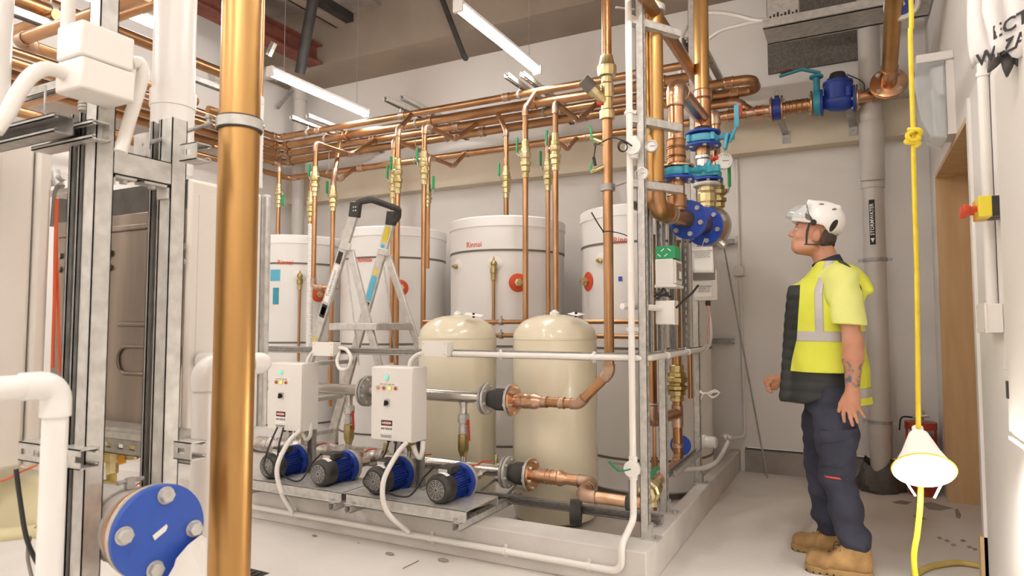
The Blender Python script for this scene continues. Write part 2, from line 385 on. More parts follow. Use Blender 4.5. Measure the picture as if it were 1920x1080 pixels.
# ================================================================ pipes
PZ=3.1
HD=[(4.74,-5.08,.029),(4.99,-5.32,.04),(5.24,-5.56,.036),(5.50,-5.80,.04)]
def sleeve(mb,p,ax,r,L=.06): 
    a=Vector(ax).normalized(); p=Vector(p); mb.cyl(p-a*L/2,p+a*L/2,r*1.15,n=20); mb.torus(p-a*L/2,ax,r*1.15,r*.09,20,6); mb.torus(p+a*L/2,ax,r*1.15,r*.09,20,6)
def coup(par,p,ax,r,L=.05,m='copper_dull'):
    mb=MB(); sleeve(mb,p,ax,r,L); return mb.build('coupling',m,par)
xr=[-1.02,-1.0,-.8,-.8]
names=['nearest and thinnest of the four high copper header pipes','second copper header pipe from the front under the ceiling','third copper header pipe from the front, fed by the raised branches','rearmost copper header pipe, closest to the back wall']
for i,(y,xl,r) in enumerate(HD):
    t=thing('header_pipe',names[i],'copper pipe',(-3,y,PZ),'high copper header pipes')
    MB().tube([(xl,.9,PZ),(xl,y,PZ),(xr[i],y,PZ)],r,bend=r*2,n=20).build('pipe','copper',t)
    cm='copper_dull' if i!=1 else 'copper'
    coup(t,(xl+r*2.4,y,PZ),(1,0,0),r,r*1.2,cm); coup(t,(xl,y-r*2.4,PZ),(0,1,0),r,r*1.2,cm)
    for x in (-4.55,-3.55,-2.5,-1.4): coup(t,(x+.13*i,y,PZ),(1,0,0),r,.05,cm)
# U bend joining headers 2 and 4 at the right end
t=thing('return_bend','copper U bend at the right end of the header pipes above the blue valve','copper pipe',(-.8,5.25,PZ))
MB().tube([(-.8,5.24,PZ),(-.64,5.24,PZ),(-.64,5.5,PZ),(-.8,5.5,PZ)],.039,bend=.128,n=20,seg=10).build('pipe','copper',t)
coup(t,(-.81,5.24,PZ),(1,0,0),.038,.06,'copper_new'); coup(t,(-.81,5.5,PZ),(1,0,0),.038,.06,'copper_new')
# low header
t=thing('header_pipe','low copper header pipe running just above the cream beam','copper pipe',(-3,5.25,2.83),'low copper header pipe')
XL5=P(527,330,Z=2.83).x
MB().tube([(XL5,3.2,2.83),(XL5,5.25,2.83),(-1.0,5.25,2.83)],.029,bend=.06,n=18).build('pipe','copper',t)
for x in (XL5+.1,-4.45,-3.2,-1.96,-1.5): coup(t,(x,5.25,2.83),(1,0,0),.029,.06)
# hanging brackets with pipe clamps
for i,(px,lab) in enumerate(((545,'galvanised strut bracket over the header pipes, leftmost'),(722,'galvanised strut bracket over the header pipes, second from the left'),(950,'galvanised strut bracket over the header pipes beside the white elbow'),(1310,'galvanised strut bracket over the header pipes beside the tall copper pipes'))):
    x=(-4.69,-3.574,-2.383,-.99)[i]
    t=thing('pipe_bracket',lab,'pipe bracket',(x,5.2,3.2),'strut brackets over the header pipes')
    strut((x,4.52,3.19),(x,YB,3.19),(0,0,-1)).build('strut_arm','galv',t,smooth=False)
    strut((x+.07,4.66,3.235),(x+.07,YB,3.235),(0,0,1)).build('strut_arm','galv',t,smooth=False)
    for (y,xl,r) in HD:
        c=MB().torus((x,y,PZ),(1,0,0),r+.003,.004,24,6).lathe([(r,-.011),(r+.005,-.011),(r+.005,.011),(r,.011)],(x,y,PZ),(1,0,0),24)
        c.cyl((x,y,PZ+r),(x,y,3.17),.005,n=8).cyl((x,y,PZ+r+.004),(x,y,PZ+r+.016),.009,n=6).build('pipe_clamp','galv_grey',t)
    MB().lathe([(.029,-.011),(.034,-.011),(.034,.011),(.029,.011)],(x-.2,5.25,2.83),(1,0,0),24).cyl((x-.2,5.25,2.855),(x-.2,5.25,3.19),.004,n=8).build('drop_hanger','galv_grey',t)
def ball_valve(par,p,r,L,hd=None,hm='green',hl=.14,mtl='brass',up=True,hz=None):
    """brass valve with unions centred at p along z, lever on side hd"""
    p=Vector(p); h=L/2
    pr=[(r*1.15,-h),(r*1.3,-h*.98),(r*1.3,-h*.8),(r*1.2,-h*.78),(r*1.25,-h*.7),(r*1.65,-h*.66),(r*1.65,-h*.42),(r*1.45,-h*.40),(r*2.0,-h*.34),(r*2.0,-h*.16),(r*1.45,-h*.12),(r*1.45,0),(r*1.85,h*.04),(r*2.0,h*.1),(r*2.0,h*.3),(r*1.7,h*.36),(r*1.7,h*.56),(r*1.35,h*.6),(r*1.35,h*.96),(r*1.2,h)]
    m=MB().lathe(pr,p,(0,0,1),8 if L<.2 else 10)
    vz=h*.2
    if hd is not None:
        hd=Vector(hd).normalized(); m.cyl(p+V(0,0,vz),p+V(0,0,vz)+hd*r*2.3,r*.5,n=10)
    v=m.build('ball_valve',mtl,par,ang=25)
    if hd is not None:
        a=p+V(0,0,vz)+hd*r*2.4; s=1 if up else -1; sd=hd.cross(V(0,0,1))
        MB().obox(a+V(0,0,-.012*s),a+V(0,0,.03*s)+hd*.015,.018,.004,sd).build('lever_shank','galv',v)
        k=MB().obox(a+V(0,0,.025*s)+hd*.015,a+V(0,0,hl*s)+hd*.015,.026,.014,sd); k.build('lever_grip',hm,v,bevel=.003)
    return v
def riser(label,pts,r,valve=None,bend=.05,mtl='copper',**k):
    """pts from top connection to bottom; valve=(ztop,zbot,dir,up,...)"""
    t=thing('riser_pipe',label,'copper pipe',pts[-1],'vertical copper risers of the tanks')
    # run above and below the valve
    i=max(range(len(pts)-1),key=lambda j:abs(pts[j][2]-pts[j+1][2]) if abs(pts[j][0]-pts[j+1][0])<.02 and abs(pts[j][1]-pts[j+1][1])<.02 else 0)
    MB().tube(pts,r,bend=bend,n=16).build('pipe',mtl,t)
    for j in range(1,len(pts)-1):
        m=MB()
        b=V(*pts[j]); u=(V(*pts[j-1])-b).normalized(); w_=(V(*pts[j+1])-b).normalized(); ang=u.angle(w_)
        if ang>PI-.05: continue
        tt=bend/math.tan(ang/2)
        n0=len(m.v)
        q=[b+u*(tt+.03),b,b+w_*(tt+.03)]
        m.tube(q,r*1.2,bend=bend,n=16)
        m.torus(q[0],u,r*1.2,r*.1,16,6); m.torus(q[2],w_,r*1.2,r*.1,16,6)
        m.build('elbow','copper_dull',t)
    if valve:
        zt,zb,hd,up=valve; x,y=pts[i][0],pts[i][1]
        ball_valve(t,(x,y,(zt+zb)/2),r,zt-zb,hd,up=up)
    return t
RY=4.4; rr=.021
LFT=V(-1,-.15,0); RGT=V(1,-.1,0)
# elbowed risers fed from the third header
for x,vt,vb,zb,lab in ((-4.256,2.64,2.37,None,'elbowed copper riser ending in a bend at the tank side, leftmost of the raised-elbow risers'),
                       (-3.075,2.64,2.36,.9,'elbowed copper riser with brass valve right of the stepladder'),
                       (-1.913,2.63,2.35,.9,'elbowed copper riser, right one of the close pair above the larger cream vessel')):
    zr=2.856
    pts=[(x,5.24,PZ),(x,5.24,PZ-.02),(x,4.9,zr),(x,RY,zr)]
    pts=[(x+.02,5.22,PZ-.01),(x,4.86,zr),(x,RY,zr)]
    if zb is None: pts+=[(x,RY,1.555),(x+.2,RY+.1,1.555)]
    else: pts+=[(x,RY,zb)]
    riser(lab,pts,rr,(vt,vb,LFT,True))
# risers hanging diagonally from the first header
for xt,x,vt,vb,zb,lab in ((-3.447,-3.34,2.61,2.31,.5,'copper riser beside the ladder top, dropping from the nearest header'),
                        (-2.232,-2.158,2.61,2.32,.9,'copper riser dropping from a pale elbow, between the lettered tank and its orange port')):
    riser(lab,[(xt,4.74,PZ),(xt+.02,4.7,PZ-.03),(x,RY,PZ-.26),(x,RY,zb)] if False else [(xt,4.74,PZ),(x,RY,PZ-.25),(x,RY,zb)],rr,(vt,vb,LFT,True))
# short risers into the tank lids
riser('short copper riser into the lid of the lettered tank',[(-2.72,4.99,PZ-.02),(-2.6,4.93,PZ-.22),(-2.6,4.93,TZ)],rr,(2.58,2.3,LFT,True))
riser('short copper riser into the far left tank, with a bend at its top',[(-5.236,4.1,2.88),(-5.236,4.9,2.88),(-5.236,4.9,TZ)],rr,(2.68,2.43,RGT,False))
riser('slanting copper riser beside the leftmost raised elbow, standing between two tanks',[(-4.5,4.99,PZ-.02),P(628,325,Y=4.55),tuple(P(625,345,Y=4.55)),(P(625,345,Y=4.55).x,4.55,.5)],rr,(P(625,348,Y=4.55).z,P(625,396,Y=4.55).z,LFT,True))
# second-row risers fed by the low header
def back_riser(xb,px,py_el,vt,vb,zb,hd,up,lab,hdr=True):
    q=P(px,py_el,Y=4.62); x=q.x; ze=q.z
    pts=[(x,5.22,2.82),(x,5.02,ze),(x,4.62,ze),(x,4.62,zb)]
    return riser(lab,pts,.018,(P(px,vt,Y=4.62).z,P(px,vb,Y=4.62).z,hd,up))
back_riser(0,583,322,358,415,1.9,RGT,False,'copper riser half hidden behind the leftmost raised-elbow riser')
back_riser(0,738,262,310,383,.9,LFT,True,'copper riser half hidden behind the pipe at the ladder top')
back_riser(0,803,293,345,388,1.7,RGT,True,'copper riser half hidden behind the pipe right of the stepladder, lever pointing right')
back_riser(0,1027,256,288,358,.9,LFT,True,'copper riser, left one of the close pair above the larger cream vessel')
# insulated flexible line
q=P(583,420,Y=4.62); 
t=thing('flexible_duct','white corrugated insulated line hanging left of the stepladder','insulated pipe',(q.x,4.62,.5))
m=MB(); pr=[]
z=q.z
while z>.55: pr+=[(.024,z),(.028,z-.009)]; z-=.018
m.lathe(pr[::-1],(q.x,4.62,0),(0,0,1),14); m.build('sleeve','paper',t)
# pair of horizontal copper pipes behind the vessels
for z,x1,lab in ((P(1180,603,Y=4.3).z,-1.12,'upper of the two level copper pipes behind the cream vessels'),(P(1180,631,Y=4.3).z,-1.12,'lower of the two level copper pipes behind the cream vessels')):
    t=thing('level_pipe',lab,'copper pipe',(-1.8,4.3,z),'level copper pipes behind the vessels')
    MB().cyl((-3.0,4.3,z),(x1,4.3,z),.0165,n=14).build('pipe','copper',t)
    m=MB(); sleeve(m,(x1-.03,4.3,z),(1,0,0),.0165,.04); m.build('end_cap','copper_new',t)
    MB().lathe([(.017,-.012),(.024,-.012),(.024,.012),(.017,.012)],(P(940,600,Y=4.3).x,4.3,z),(1,0,0),16).cyl((P(940,600,Y=4.3).x,4.3,z+.02),(P(940,600,Y=4.3).x,4.3,z+.045),.006).build('clamp','galv_grey',t)
# ================================================================ generic pipe bits
def coup(par,p,ax,r,L=.05,m='copper_dull'):
    mb=MB(); sleeve(mb,p,ax,r,L); return mb.build('coupling',m,par)
def run(par,pts,r,bend=None,m='copper',em='copper_dull',n=18,elbows=True,name='pipe',ek=1.13):
    bend=bend or r*2
    o=MB().tube(pts,r,bend=bend,n=n).build(name,m,par)
    if elbows:
        for j in range(1,len(pts)-1):
            b=V(*pts[j]); u=V(*pts[j-1])-b; w_=V(*pts[j+1])-b; lu,lw=u.length,w_.length; u/=lu; w_/=lw; ang=u.angle(w_)
            if ang>PI-.05: continue
            tt=bend/math.tan(ang/2)
            q0=b+u*min(tt+r*.8,lu*.49+.001); q1=b+w_*min(tt+r*.8,lw*.49+.001)
            k=MB().tube([q0,b,q1],r*ek,bend=bend,n=n); k.torus(q0,u,r*ek,r*.09,n,6); k.torus(q1,w_,r*ek,r*.09,n,6)
            k.build('elbow',em,par)
    return o
def flange(par,p,ax,R,th,m,bolts=6,bore=0,bm='galv',bl=.01,name='flange',boltr=.011,phase=.3,side=1):
    p=Vector(p);a=Vector(ax).normalized()
    f=MB().lathe([(0,-th/2),(R*.97,-th/2),(R,-th*.3),(R,th*.3),(R*.97,th/2),(0,th/2)],p,a,40).build(name,m,par)
    if bolts:
        x,y,d=frame(a)
        for i in range(bolts):
            q=p+(x*math.cos(phase+2*PI*i/bolts)+y*math.sin(phase+2*PI*i/bolts))*R*.78
            b=MB(); 
            if side in(1,2): hexbolt(b,q+a*th/2,a,boltr,bl)
            if side in(-1,2): hexbolt(b,q-a*th/2,-a,boltr,bl)
            b.build('bolt',bm,f,smooth=False)
    return f
# ================================================================ pump skids
def skid(x0,x1,label,yb=3.30):
    t=thing('pump_skid',label,'pump base',((x0+x1)/2,3.1,.216),'folded steel pump bases on the front kerb')
    m=MB().box((x0,2.955,.262),(x1,yb,.268)).box((x0,2.955,.216),(x1,2.96,.268)).box((x0,2.935,.213),(x1,2.96,.218)).box((x0,yb-.005,.216),(x1,yb,.268))
    m.build('tray','galv',t,bevel=.0015)
    for x in (x0+.05,x1-.035):
        strut((x,2.91,.196),(x,3.62,.196),(0,0,-1)).build('strut_foot','galv',t,smooth=False)
    for x in (x0+.06,x1-.06): hexbolt(MB(),(x,2.947,.218),(0,0,1),.009,.01).build('bolt','galv_grey',t,smooth=False)
    return t
skid(-3.42,-2.62,'folded galvanised tray on struts carrying the two pumps beside the big copper pipe')
skid(-2.585,-1.79,'folded galvanised tray on struts carrying the two pumps on the right')
# strut pair crossing behind the skids to the right kerb
t=thing('strut_rail','pair of perforated struts crossing low in front of the cream vessel','strut rail',(-1.5,3.48,.2))
strut((-2.7,3.46,.215),(-.92,3.46,.215),(0,-1,0)).build('strut','galv_grey',t,smooth=False)
strut((-2.7,3.52,.196),(-.92,3.52,.196),(0,0,1)).build('strut','galv',t,smooth=False)
MB().lathe([(.03,-.03),(.068,-.03),(.068,.03),(.03,.03)],P(1080,960,Y=3.45),(1,.3,0),28).build('insulation_ring','rubber',t)
# ================================================================ pumps
def pump(x,label):
    y0=2.985;z=.346;R=.079
    t=thing('pump',label,'pump',(x,3.1,.268),'blue electric pumps on the steel bases')
    # fan cover with grille
    fc=MB().lathe([(R*.62,0),(R*.8,.002),(R*.97,.018),(R*1.02,.04),(R*1.0,.088),(R*.9,.09)],(x,y0,z),(0,1,0),36).build('fan_cover','black_plastic',t)
    m=MB().cyl((x,y0-.0008,z),(x,y0+.002,z),R*.64,n=24); m.build('grille_back','black',fc)
    g=MB()
    for rr_ in (.1,.2,.31,.42,.53,.64): g.torus((x,y0-.003,z),(0,1,0),R*rr_,.0019,28,5)
    for k in range(12):
        a=2*PI*k/12; g.cyl((x+R*.1*math.cos(a),y0-.003,z+R*.1*math.sin(a)),(x+R*.66*math.cos(a),y0-.001,z+R*.66*math.sin(a)),.0016,n=5)
    g=g.build('grille','galv_grey',fc); g['kind']='stuff'
    MB().lathe([(R*1.021,.02),(R*1.032,.022),(R*1.032,.06),(R*1.0,.062)],(x,y0,z),(0,1,0),36)
    a=1.25; 
    m=MB()
    for k in range(4):
        pass
    q=[(x+R*1.035*math.cos(a+d),y0+yy,z+R*1.035*math.sin(a+d)) for yy in (.035,.07) for d in (.5,.25,0,-.25)]
    m.add(q,[(0,1,5,4),(1,2,6,5),(2,3,7,6)]).build('label_plate','paper',fc)
    # finned motor body
    mb=MB().cyl((x,y0+.085,z),(x,y0+.232,z),R*.8,n=36)
    body=mb.build('motor_body','pump_blue',t)
    f=MB(); n=34
    for k in range(n):
        a=2*PI*k/n
        if abs(a-PI/2)<.5: continue
        d=V(math.cos(a),0,math.sin(a)); f.obox(V(x,y0+.088,z)+d*R*.86,V(x,y0+.225,z)+d*R*.86,.018,.0028,d)
    f=f.build('cooling_fins','pump_blue',body); f['kind']='stuff'
    # terminal box
    tb=MB().box((x-.04,y0+.075,z+.068),(x+.045,y0+.175,z+.107)).build('terminal_box','black_plastic',t,bevel=.008)
    MB().box((x-.034,y0+.0735,z+.073),(x+.022,y0+.0745,z+.095)).build('nameplate','galv',tb)
    # mounting flange, slotted, volute
    fl=MB().lathe([(R*.75,0),(R*1.2,.004),(R*1.26,.016),(R*1.26,.032),(R*.9,.034)],(x,y0+.215,z),(0,1,0),40).build('mounting_flange','pump_blue',t)
    for k in range(8):
        a=2*PI*k/8+.2; c=V(x+R*1.03*math.cos(a),y0+.2165,z+R*1.03*math.sin(a)); tv=V(-math.sin(a),0,math.cos(a))
        MB().obox(c-tv*.013,c+tv*.013,.008,.006,(math.cos(a),0,math.sin(a))).build('slot','black',fl,smooth=False)
    MB().lathe([(R*1.22,.0),(R*1.24,.01),(R*1.24,.03),(R*1.05,.05),(R*.6,.055)],(x,y0+.247,z),(0,1,0),40).build('volute','galv',t)
    MB().box((x-.055,y0+.2,.268),(x+.055,y0+.245,.276)).box((x-.04,y0+.21,.27),(x-.02,y0+.235,z-.05)).box((x+.02,y0+.21,.27),(x+.04,y0+.235,z-.05)).build('foot','pump_blue',t,bevel=.003)
    # suction pipe with red lever valve
    r=.026
    MB().tube([(x,y0+.29,z),(x,3.5,z)],r,n=16).cyl((x,y0+.29,z),(x,y0+.33,z),r*1.3,n=8).build('suction_pipe','foil',t)
    v=MB().cyl((x,3.33,z),(x,3.42,z),r*1.35,n=8).cyl((x,3.375,z),(x,3.375,z+.06),.009,n=10).build('suction_valve','steel',t)
    MB().obox((x-.01,3.375,z+.058),(x+.03,3.375,z+.064),.018,.005,(0,1,0)).obox((x+.028,3.375,z+.062),(x+.055,3.375,z+.085),.016,.006,(0,1,0)).obox((x+.053,3.375,z+.083),(x+.12,3.375,z+.095),.015,.008,(0,1,0)).build('valve_lever','orange_red',v,bevel=.002)
    return t
pump(-3.245,'blue pump with black fan cover, leftmost, just behind the big copper pipe')
pump(-2.825,'blue pump with black fan cover, second from left, beside the tray end')
pump(-2.415,'blue pump with black fan cover under the right control box, left of its post')
pump(-1.995,'blue pump with black fan cover at the right end of the trays')
# power cables of the pumps
for a,b,lab in (((-3.24,3.06,.58),(-3.2,3.03,.44),'black power cable looping from the left control box to the leftmost pump'),
              ((-3.19,3.06,.58),(-2.86,3.08,.44),'black power cable looping from the left control box to the second pump'),
              ((-2.47,3.2,.55),(-2.40,3.03,.44),'black power cable looping from the right control box to the pump below it'),
              ((-2.42,3.2,.55),(-2.04,3.08,.44),'black power cable looping from the right control box to the rightmost pump')):
    a=V(*a);b=V(*b); m=MB()
    if (b-a).length<.25: pts=[a,a+V(0,-.06,-.1),V(a.x+.03,2.93,.36),V((a.x+b.x)/2+.08,2.96,.3),b+V(.07,-.02,-.05),b+V(.02,.01,0)]
    else: pts=[a,a+V(.01,-.05,-.15),V(a.x+.07,3.0,.31),V((a.x+b.x)/2+.05,2.99,.29),b+V(-.09,-.02,-.06),b+V(-.04,.01,-.0)]
    tag(m.spline(pts,.0055,n=8).build('power_cable','cable_black'),lab,'cable',group='pump power cables')
# ================================================================ manifolds
MY=3.45
t=thing('upper_manifold','polished stainless discharge pipe at mid height behind the control boxes','manifold pipe',(-2.6,MY,.79))
MB().cyl((-3.75,MY,.79),(-1.985,MY,.79),.037,n=24).build('pipe','steel',t)
fx=P(688,735,Y=MY).x
flange(t,(fx-.012,MY,.79),(1,0,0),.1,.016,'galv',8,side=-1); flange(t,(fx+.012,MY,.79),(1,0,0),.1,.016,'galv_grey',8,side=1)
def drop_valve(px,x=None):
    x=P(px,760,Y=MY).x if x is None else x
    m=MB().lathe([(.03,.0),(.022,-.03),(.022,-.07),(.03,-.09)],(x,MY,.76),(0,0,1),16).build('branch','steel',t)
    v=MB().lathe([(.02,-.33),(.024,-.31),(.03,-.3),(.034,-.28),(.034,-.2),(.024,-.19)][::1],(x,MY,.76),(0,0,1),8).build('brass_body','brass_old',t,ang=25)
    u=MB().lathe([(.024,-.195),(.03,-.19),(.03,-.155),(.026,-.15),(.026,-.13),(.036,-.125),(.036,-.08),(.026,-.07)],(x,MY,.76),(0,0,1),8).build('union','galv',t,ang=25)
    MB().cyl((x,MY,.36),(x,MY,.44),.02,n=14).build('stub','steel',t)
    a=V(x+.04,MY-.01,.635)
    MB().cyl((x,MY-.01,.635),a,.008,n=8).obox(a+V(0,0,.02),a+V(.008,0,-.105),.016,.007,(0,1,0)).build('valve_lever','red',u,bevel=.002)
for px,x in ((655,None),(0,-2.5),(869,None),(0,-3.42)): drop_valve(px,x)
t=thing('lower_manifold','taped stainless suction pipe running low behind the blue pumps','manifold pipe',(-2.6,3.5,.36))
MB().cyl((-2.75,3.5,.36),(-1.85,3.5,.36),.036,n=22).build('pipe','steel',t)
m=MB(); rnd=random.Random(3); x=-3.9; prof=[]
while x<-2.72: prof.append((.052+rnd.uniform(-.006,.006),x)); x+=.02
m.lathe(prof,(0,3.5,.36),(1,0,0),20).build('foil_lagging','foil',t)
for px,py in ((930,850),(722,836)):
    q=P(px,py+12,Y=3.5); MB().cyl((q.x,3.5,.39),(q.x,3.5,.43),.014,n=12).cyl((q.x,3.5,.43),(q.x,3.5,.452),.011,n=6).build('vent_nipple','brass',t)
def flex(label,x0,x1,y,z,r,copm):
    t=thing('flexible_coupling',label,'pipe coupling',((x0+x1)/2,y,z),'black rubber flexible couplings')
    R=r*2.45
    flange(t,(x0-.012,y,z),(1,0,0),R,.016,'galv_grey',6,side=-1,bl=.02,boltr=.009); flange(t,(x0+.008,y,z),(1,0,0),R,.016,'galv',6,side=1,boltr=.009)
    MB().lathe([(r*1.2,0),(r*1.35,.02),(r*1.7,(x1-x0)*.35),(r*1.7,(x1-x0)*.65),(r*1.35,x1-x0-.02),(r*1.2,x1-x0)],(x0+.012,y,z),(1,0,0),28).build('rubber_bellows','rubber',t)
    flange(t,(x1,y,z),(1,0,0),R,.016,'galv',6,side=-1,boltr=.009); flange(t,(x1+.018,y,z),(1,0,0),R*.99,.014,'copper_new',6,side=1,bl=.016,boltr=.009)
    return t
xa,xb=P(913,745,Y=MY).x,P(958,748,Y=MY).x
flex('upper black rubber coupling joining the stainless pipe to the tall copper riser',xa,xb,MY,.785,.038,None)
xc,xd=P(952,884,Y=3.5).x,P(993,889,Y=3.5).x
flex('lower black rubber coupling joining the suction pipe to the twisted copper pipe',xc,xd,3.5,.357,.038,None)
# tall riser from the upper coupling
RX=P(1140,400,Y=MY).x
t=thing('main_riser','tall copper riser with brass check valve, bending down to the upper rubber coupling','copper pipe',(RX,MY,.9))
x1=P(1085,757,Y=MY).x; xr0=P(1015,755,Y=MY).x
run(t,[(xr0,MY,.785),(x1,MY,.785),(RX,MY,.785+(RX-x1)),(RX,MY,ZC)],.0275,bend=.05,m='copper',em='copper_dull')
MB().lathe([(.04,0),(.04,.06),(.045,.065),(.045,.08),(.043,.1),(.045,.12),(.045,.14),(.034,.17),(.03,.19)],(xb+.02,MY,.785),(1,0,0),24).build('reducer','copper_taped',t)
for p in ((x1-.1,MY,.785),(xr0+.02,MY,.785)): coup(t,p,(1,0,0),.0275,.03)
zt,zb=P(1140,105,Y=MY).z,P(1140,225,Y=MY).z
L=zt-zb
v=MB().lathe([(.034,0),(.042,.005),(.042,.05),(.032,.06),(.032,.12),(.038,.125),(.038,.2),(.03,.21),(.032,L-.14),(.032,L-.12),(.05,L-.115),(.055,L-.09),(.055,L-.06),(.045,L-.05),(.036,L-.01),(.036,L)],(RX,MY,zb),(0,0,1),12).build('brass_valve','brass',t,ang=25)
q=V(RX-.03,MY-.02,zb+L*.35); d=V(-.5,-.5,.6).normalized()
MB().cyl(V(RX,MY,zb+L*.25),V(RX,MY,zb+L*.25)+d*.09,.026,n=14).cyl(V(RX,MY,zb+L*.25)+d*.085,V(RX,MY,zb+L*.25)+d*.12,.036,n=8).build('strainer_leg','brass',v)
MB().cyl(V(RX,MY,zb+L*.25)+d*.12,V(RX,MY,zb+L*.25)+d*.19,.04,.035,n=10).build('pressure_cap','seam_grey',v)
for zz,mm,ox in ((zb+L*.36,'valve_blue',-.05),(zb+L*.24,'red',-.045)):
    MB().cyl((RX-.02,MY-.03,zz),(RX+ox,MY-.04,zz),.011,n=10).build('test_plug',mm,v)
for zz,lab in ((P(1140,272,Y=MY).z,1),(P(1140,310,Y=MY).z,-1)):
    s=MB().cyl((RX,MY,zz),(RX-.065,MY-.03,zz+.03*lab),.016,n=10).cyl((RX-.06,MY-.03,zz+.028*lab),(RX-.085,MY-.04,zz+.04*lab),.01,n=8).build('test_cock','brass',t)
    MB().obox((RX-.07,MY-.045,zz+.02),(RX-.085,MY-.05,zz+(.11 if lab>0 else -.03)),.013,.006,(1,0,0)).build('cock_lever','green',s,bevel=.002)
zc=P(1140,352,Y=MY).z
MB().lathe([(.029,-.018),(.04,-.018),(.04,.018),(.029,.018)],(RX,MY,zc),(0,0,1),24).cyl((RX+.03,MY,zc),(-.99,3.3,zc),.005,n=8).build('pipe_clamp','galv_grey',t)
zz=P(1140,435,Y=MY).z; m=MB().torus((RX,MY,zz),(0,0,1),.029,.003,20,6)
m.spline([(RX+.02,MY-.02,zz),(RX+.09,MY-.03,zz-.02),(RX+.14,MY-.03,zz-.045)],.003,n=6).spline([(RX-.02,MY-.02,zz),(RX-.05,MY-.03,zz+.05),(RX-.085,MY-.03,zz+.11)],.004,n=6); m.build('cable_tie','cable_black',t)
# low twisted copper pipe
t=thing('suction_branch','short twisted copper pipe with tape spirals at kerb level before the corner post','copper pipe',(-1.3,3.4,.35))
xe=P(1100,905,Y=3.5).x
MB().lathe([(.04,0),(.04,.16),(.045,.165),(.045,.18),(.036,.2),(.03,.22)],(xd+.02,3.5,.357),(1,0,0),24).build('reducer','copper_taped',t)
run(t,[(xd+.22,3.5,.357),(xe+.04,3.5,.352),(xe+.04,3.3,.33),(-.97,3.3,.325)],.031,bend=.062,m='copper_taped',em='copper_dull')
MB().lathe([(.033,-.016),(.042,-.016),(.042,.016),(.033,.016)],(-1.03,3.3,.325),(1,0,0),24).cyl((-1.03,3.3,.36),(-1.03,3.3,.45),.006,n=8).build('pipe_clamp','rubber',t)
for x in (xd+.11,xd+.14): MB().torus((x,3.5,.357),(1,0,0),.042,.002,24,6).build('tape_ring','copper_dull',t)
# ================================================================ control boxes
def danger(par,x,z,y,w=.08,yy=.001):
    MB().box((x-w/2,y-yy,z),(x+w/2,y,z+.031)).build('danger_label','ink',par,smooth=False)
    m=MB().lathe([(0,0),(1,0),(1,.0006),(0,.0006)],(0,0,0),(0,1,0),24); m.v=[(x+a*w*.43,y-yy-.0008+b,z+.0155+c_*.0105) for a,b,c_ in m.v]; m.build('red_oval','red',par)
    text('DANGER',.0165,'paper',(x,y-yy-.0016,z+.0155),(1,0,0),(0,0,1),'danger_lettering',par,bold=.0003)
    MB().box((x-w/2,y-yy,z-.044),(x+w/2,y,z-.002)).build('voltage_label','paper',par,smooth=False)
    text('415 VOLTS',.0165,'ink',(x,y-yy-.0008,z-.018),(1,0,0),(0,0,1),'voltage_lettering',par,bold=.0004)
    MB().box((x-w*.72,y-yy-.001,z-.074),(x+w*.72,y,z-.045)).build('small_label','white_paint',par,smooth=False)
    text('ISOLATE ELECTRICITY\nBEFORE REMOVING',.0085,'ink_grey',(x,y-yy-.0018,z-.06),(1,0,0),(0,0,1),'small_lettering',par)
def cbox(x0,label,lights,four):
    x1=x0+.291;yf=3.12;z0,z1=.547,.978;yb=yf+.155
    t=thing('control_box',label,'control box',(x0+.145,yf+.07,z0),'pump control boxes with indicator lamps')
    MB().box((x0+.002,yf+.016,z0),(x1-.002,yb,z1)).build('enclosure','box_white',t,bevel=.005)
    d=MB().box((x0,yf,z0+.004),(x1,yf+.014,z1-.004)).build('door','box_white',t,bevel=.004)
    xc=x0+ (.118 if not four else .115)
    MB().cyl((xc,yf,.918),(xc,yf-.006,.918),.0145,n=20).build('lamp_ring','galv',d)
    MB().ball((xc,yf-.006,.918),.0105,n=16,m=8).build('indicator_lamp','led_green',d)
    MB().box((xc-.02,yf-.001,.94),(xc+.02,yf,.952)).build('label_strip','white_paint',d)
    n=len(lights)
    for i,mm in enumerate(lights):
        xx=xc+(i-(n-1)/2)*.043
        MB().cyl((xx,yf,.855),(xx,yf-.005,.855),.0125,n=18).build('lamp_ring','galv',d)
        MB().ball((xx,yf-.005,.855),.0095,n=14,m=8).build('indicator_lamp',mm,d)
    MB().box((xc-.082,yf-.0015,.869),(xc+.082,yf,.883)).build('label_strip','white_paint',d)
    text('AUTO   FAULT   RUN   STOP',.008,'ink_grey',(xc,yf-.0022,.876),(1,0,0),(0,0,1),'label_lettering',d)
    MB().box((xc-.02,yf-.001,.795),(xc+.02,yf,.808)).build('label_strip','white_paint',d)
    MB().box((xc-.021,yf-.003,.748),(xc+.021,yf,.79)).build('switch_plate','galv',d)
    MB().cyl((xc,yf-.003,.769),(xc,yf-.012,.769),.014,n=18).obox((xc-.002,yf-.017,.755),(xc+.002,yf-.017,.785),.009,.014,(1,0,0)).build('rotary_switch','black',d,bevel=.001)
    danger(d,xc,.637,yf)
    # hinges
    for z in (.62,.92): MB().cyl((x1-.001,yf+.014,z-.012),(x1-.001,yf+.014,z+.012),.004,n=8).build('hinge','box_white',t)
    # stand post
    strut((x1-.03,yf+.13,.268),(x1-.03,yf+.13,z1-.03),(0,-1,0)).build('stand_post','galv_grey',t,smooth=False)
    MB().box((x1-.08,yf+.09,.268),(x1+.02,yf+.17,.274)).build('stand_foot','galv_grey',t)
    for i in range(3): MB().cyl((x0+.07+i*.05,yf+.08,z0-.02),(x0+.07+i*.05,yf+.08,z0),.011,n=10).build('cable_gland','black',t)
    return t
cbox(-3.395,'left control box with one lit yellow lamp between two red ones, beside the boiler',['led_red_off','led_yellow','led_red_off'],False)
